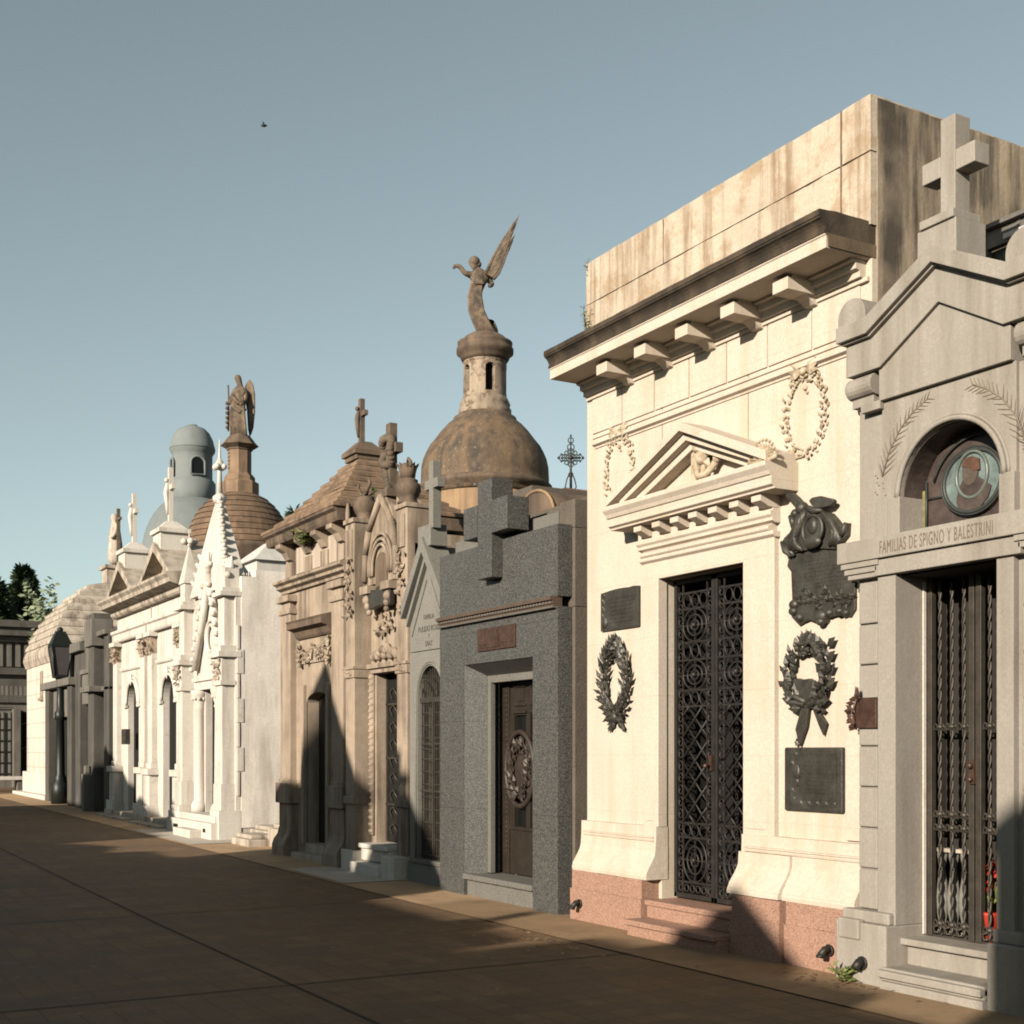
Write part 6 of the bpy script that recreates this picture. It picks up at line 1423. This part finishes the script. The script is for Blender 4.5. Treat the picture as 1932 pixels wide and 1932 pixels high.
for px in (381, 330):
    mb = MB(); dx = (px - 363) * t_ / FOC; r = 37 * t_ / FOC; dd = math.sqrt(r * r - dx * dx)
    ctr = Vector((X + rx * dx - S_ * dd, Yd + ry * dx - C_ * dd, 0)); nrm = (Vector((ctr.x - X, ctr.y - Yd, 0))).normalized(); sd = Vector((-nrm.y, nrm.x, 0)); hw_ = .24
    zs0, zs1 = EYE + t_ * (HZ - 902) / FOC, EYE + t_ * (HZ - 880) / FOC
    pl2 = [(-hw_, zs0), (hw_, zs0), (hw_, zs1)] + [(hw_ * math.cos(R(18 * k)), zs1 + hw_ * math.sin(R(18 * k))) for k in range(1, 10)] + [(-hw_, zs1)]
    a_ = [ctr + sd * p_[0] + nrm * .02 + Vector((0, 0, p_[1])) for p_ in pl2]; b_ = [q - nrm * .25 for q in a_]; n = len(a_)
    mb.add(a_ + b_, [tuple(range(n)), tuple(range(2 * n - 1, n - 1, -1))] + [(i, (i + 1) % n, n + (i + 1) % n, n + i) for i in range(n)]); part(mb, 'window', 'glass', tw)
    mb = MB(); mb.tube([ctr + sd * p_[0] * 1.12 + nrm * .03 + Vector((0, 0, p_[1])) for p_ in pl2], .045, 6, True); part(mb, 'window_frame', 'bluegrey', tw)

# ================================================================== brick topped block with the iron cross
Yb = 14.0; u = (1077 - CXP) / FOC; Xb = Yb * (S_ + u * C_) / (C_ - u * S_); tb = Xb * S_ + Yb * C_; zz = lambda py: EYE + tb * (HZ - py) / FOC
T = thing('mausoleum', 'plain brown walled block with a red brick top behind the dark granite mausoleum', 'mausoleum', (Xb, Yb, 0))
mb = MB(); mb.box(Xb - .9, Xb + 1.4, Yb - .55, Yb + .8, 0, zz(943)); part(mb, 'wall', 'stucco', T)
mb = MB(); frustum(mb, Xb - .45, Xb + .6, Yb - .5, Yb + .5, zz(943), Xb - .25, Xb + .3, Yb - .25, Yb + .3, zz(930)); part(mb, 'brick_top', 'brick', T)
T = thing('iron_cross', 'ornate wrought iron cross with scrolled arms standing on the brick top', 'cross', (Xb, Yb, zz(932)))
def K(a, b, d=0): return (Xb + rx * a, Yb + ry * a, zz(932) + b)
h = zz(822) - zz(932)
mb = MB(); mb.tube([K(0, 0), K(0, h * .45), K(0, h)], [.022, .016, .006], 6); mb.tube([K(-.13, h * .62), K(.13, h * .62)], .012, 6)
part(mb, 'shaft', 'iron', T)
mb = MB(); rn = random.Random(6)
for (a, b, r) in ((0, h * .92, .035), (0, h * .80, .045), (-.11, h * .62, .04), (.11, h * .62, .04), (-.07, h * .62, .045), (.07, h * .62, .045), (0, h * .62, .06), (0, h * .72, .045), (0, h * .52, .04), (-.05, h * .70, .03), (.05, h * .70, .03), (.05, h * .54, .03), (-.05, h * .54, .03), (.0, h * .33, .03)):
    mb.tube([K(a + r * math.cos(q * .7), b + r * math.sin(q * .7)) for q in range(9)], .007, 5, True)
for s in (-1, 1):
    mb.tube([K(0, h * .4), K(s * .05, h * .25), K(s * .07, h * .12), K(s * .02, h * .02)], .009, 5); mb.ball(K(s * .155, h * .62), .018); mb.ball(K(s * .12, h * .68), .014); mb.ball(K(s * .12, h * .56), .014)
mb.ball(K(0, h), .014); mb.ball(K(0, h * .62), .03)
part(mb, 'scrollwork', 'iron', T)

mb = MB(); rn = random.Random(77)
for k in range(260):
    if k < 90: x, y = rn.gauss(5.5, .25), rn.gauss(9.3, .7)
    elif k < 150: x, y = rn.gauss(6.3, .15), rn.gauss(6.6, .35)
    else: x, y = rn.uniform(1, 6.4), rn.uniform(5, 22)
    a = rn.uniform(0, 6.28); L = rn.uniform(.025, .075); z = gz(y) + .012 + rn.random() * .01
    d = Vector((math.cos(a), math.sin(a), rn.uniform(-.1, .3))); mb.quadleaf((x, y, z), d, (-d.y, d.x, rn.uniform(-.2, .2)), L, L * .25)
solo(mb, 'leaf_litter', leaf_mat('dry_leaf', (.06, .04, .02), (.20, .14, .07)), 'dry fallen leaves scattered on the brown paving', 'fallen leaves', (0, 0, 0), kind='stuff')
# ================================================================== trees and bird
def conifer(name, x, y, z0, h, r, label, seed, n=2600, group=None):
    rn = random.Random(seed); t = thing(name, label, 'tree', (x, y, 0), group)
    mb = MB(); mb.tube([(x, y, 0), (x, y, z0), (x, y, z0 + h * .95)], [.25, .2, .03], 8); part(mb, 'trunk', 'bark', t)
    mb = MB(); tiers = []
    for i in range(150):
        f = rn.random() ** .85; a = rn.uniform(0, 6.28); tiers.append((f, a, rn.uniform(.65, 1.08)))
    for k in range(n):
        f, a, q = tiers[rn.randrange(len(tiers))]
        rad = r * (1 - f) ** .9 * q + .08; s = rn.random() ** .45
        zc = z0 + h * f + rn.gauss(0, h * .018) + rad * s * .12; aa = a + rn.gauss(0, .22)
        p = Vector((x + rad * s * math.cos(aa), y + rad * s * math.sin(aa), zc))
        d = Vector((math.cos(aa) + rn.gauss(0, .5), math.sin(aa) + rn.gauss(0, .5), .5 + rn.gauss(0, .5))).normalized()
        mb.quadleaf(p, d, d.orthogonal().normalized(), rn.uniform(.25, .5), .09)
    part(mb, 'crown', 'conifer', t); return t
def tz(px, py, y):
    u = (px - CXP) / FOC; x = y * (S_ + u * C_) / (C_ - u * S_); t = x * S_ + y * C_; return x, EYE + t * (HZ - py) / FOC
x, zt = tz(44, 1080, 66); conifer('conifer_tree', x, 66, 4.0, zt - 4.0, 2.4, 'dark green conifer behind the far grey building, the whole one', 1, 9000, 'conifers beyond the avenue')
x, zt = tz(-8, 1108, 64); conifer('conifer_tree', x, 64, 4.0, zt - 4.0, 2.2, 'dark green conifer cut off by the left edge of the picture', 2, 7000, 'conifers beyond the avenue')
x, zt = tz(555, 968, 62); conifer('conifer_tree', x, 62, 6.0, zt - 6.0, .9, 'small distant conifer tip between the ribbed dome and the tan pyramid roof', 3, 2500)
x, zt = tz(95, 1125, 60); weed('tree', (x, 60, 5.0), 26, zt - 5.0 + .9, 'thin pale leafed tree showing beyond the far grey building', 1.3, .10, mat='pale_leaf', L=.3, seed=16, cat='tree')
u = (498 - CXP) / FOC; tb = 60.0; bx, by, bz = tb * (S_ + u * C_), tb * (C_ - u * S_), EYE + tb * (HZ - 237) / FOC
mb = MB(); mb.ball((bx, by, bz), .09, .09, .07); B = Vector((bx, by, bz)); r_ = Vector((rx, ry, 0))
t = thing('bird', 'tiny dark bird high in the sky', 'bird', (bx, by, bz)); mb.tube([B - r_ * .14, B, B + r_ * .16], [.03, .07, .015], 6); part(mb, 'body', 'bird', t)
for s in (-1, 1):
    mb = MB(); e = B + Vector((S_, C_, 0)) * s * .28 + Vector((0, 0, .10)); m = (B + e) / 2
    mb.add([B + r_ * .06, B - r_ * .06, e, m + Vector((0, 0, .03)), m - Vector((0, 0, .02))], [(0, 2, 3), (1, 3, 2), (0, 4, 2), (1, 2, 4), (0, 3, 1), (0, 1, 4)]); part(mb, 'wing', 'bird', t)
# ================================================================== the row across the avenue (outside the picture; it shades the street)
OX = -8.0
DY, DH = 0.0, 0.0
def opp(y0, y1, h, top, label, **k):
    y0 += DY; y1 += DY; h -= DH
    for q in ('ap', 'g0', 'g1'):
        if q in k: k[q] += DY
    for q in ('z', 'cross'):
        if q in k: k[q] -= DH
    T = thing('mausoleum', label, 'mausoleum', (OX, (y0 + y1) / 2, 0), 'mausoleums across the avenue'); c = (y0 + y1) / 2
    D = k.get('deep', 2.0); mb = MB(); mb.box(OX - D, OX, y0, y1, 0, h); part(mb, 'wall', k.get('mat', 'marble_old'), T, .02)
    mb = MB(); mb.box(OX - D, OX + .12, y0 - .03, y1 + .03, h - .22, h - .04); part(mb, 'cornice', 'concrete', T)
    mb = MB(); mb.box(OX, OX + .03, c - .45, c + .45, .2, 2.4); part(mb, 'door', 'dark', T)
    ap = k.get('ap', c); mb = MB()
    if top == 'gable': mb.px([(k.get('g0', y0), h), (k.get('g1', y1), h), (ap, k['z'])], OX - 1.2, OX + .05); part(mb, 'gable', 'marble_old', T)
    if top == 'dome': mb.lathe([(k['r'], h), (k['r'], h + .3)] + [(k['r'] * math.cos(R(a)), h + .3 + (k['z'] - h - .3) * math.sin(R(a))) for a in range(0, 86, 12)], OX - 1.2, ap, 24); part(mb, 'dome', 'dome', T)
    if k.get('cross'):
        mb = MB(); zc = k['cross']; zb = k.get('z', h) - .1
        mb.px(cross_poly(ap, zb, zc, .17, zc - .42, zc - .27, .3), OX - .5, OX - .36); part(mb, 'cross', 'marble_old', T)
    return T
opp(-9, -4.2, 5.6, 'gable', 'flat pale mausoleum across the avenue, behind the viewer', z=6.6)
opp(-4.1, -1.60, 6.62, 'none', 'tall plain mausoleum across the avenue', mat='concrete', deep=.7)
opp(-1.30, -.48, 4.95, 'none', 'low narrow mausoleum across the avenue', mat='concrete')
opp(-.45, .20, 5.12, 'none', 'narrow grey mausoleum across the avenue', mat='concrete', deep=1.0)
opp(.25, 2.62, 5.06, 'gable', 'steep gabled mausoleum across the avenue', z=5.75, ap=1.2, g0=.25, g1=2.0)
opp(2.68, 3.2, 4.55, 'none', 'very low slender mausoleum across the avenue', deep=1.0)
opp(3.25, 6.35, 4.85, 'none', 'low flat topped mausoleum across the avenue', mat='marble_old', cross=5.35, z=5.0, ap=4.0)
opp(6.4, 8.5, 5.25, 'gable', 'gabled mausoleum with a stone cross across the avenue', z=6.42, ap=7.6, cross=7.0)
opp(8.76, 11.7, 6.38, 'gable', 'tall mausoleum with a steep pointed gable across the avenue', z=8.1, ap=10.22, g0=8.8, g1=10.75)
opp(11.8, 14.0, 4.72, 'none', 'low mausoleum beside the tall pointed one across the avenue')
opp(14.1, 16.4, 4.45, 'gable', 'low gabled mausoleum across the avenue', z=4.62, mat='concrete')
opp(16.5, 19.6, 5.1, 'dome', 'domed mausoleum across the avenue', r=1.2, z=6.2)
opp(19.7, 22.2, 5.5, 'gable', 'mausoleum with a low gable across the avenue', z=5.9)
opp(22.3, 25.4, 6.0, 'gable', 'grey mausoleum with a high gable across the avenue', z=7.0, ap=24.4, mat='concrete')
opp(25.5, 28.8, 5.5, 'none', 'broad flat mausoleum across the avenue')
opp(29.0, 34, 4.5, 'none', 'last low mausoleum across the avenue')
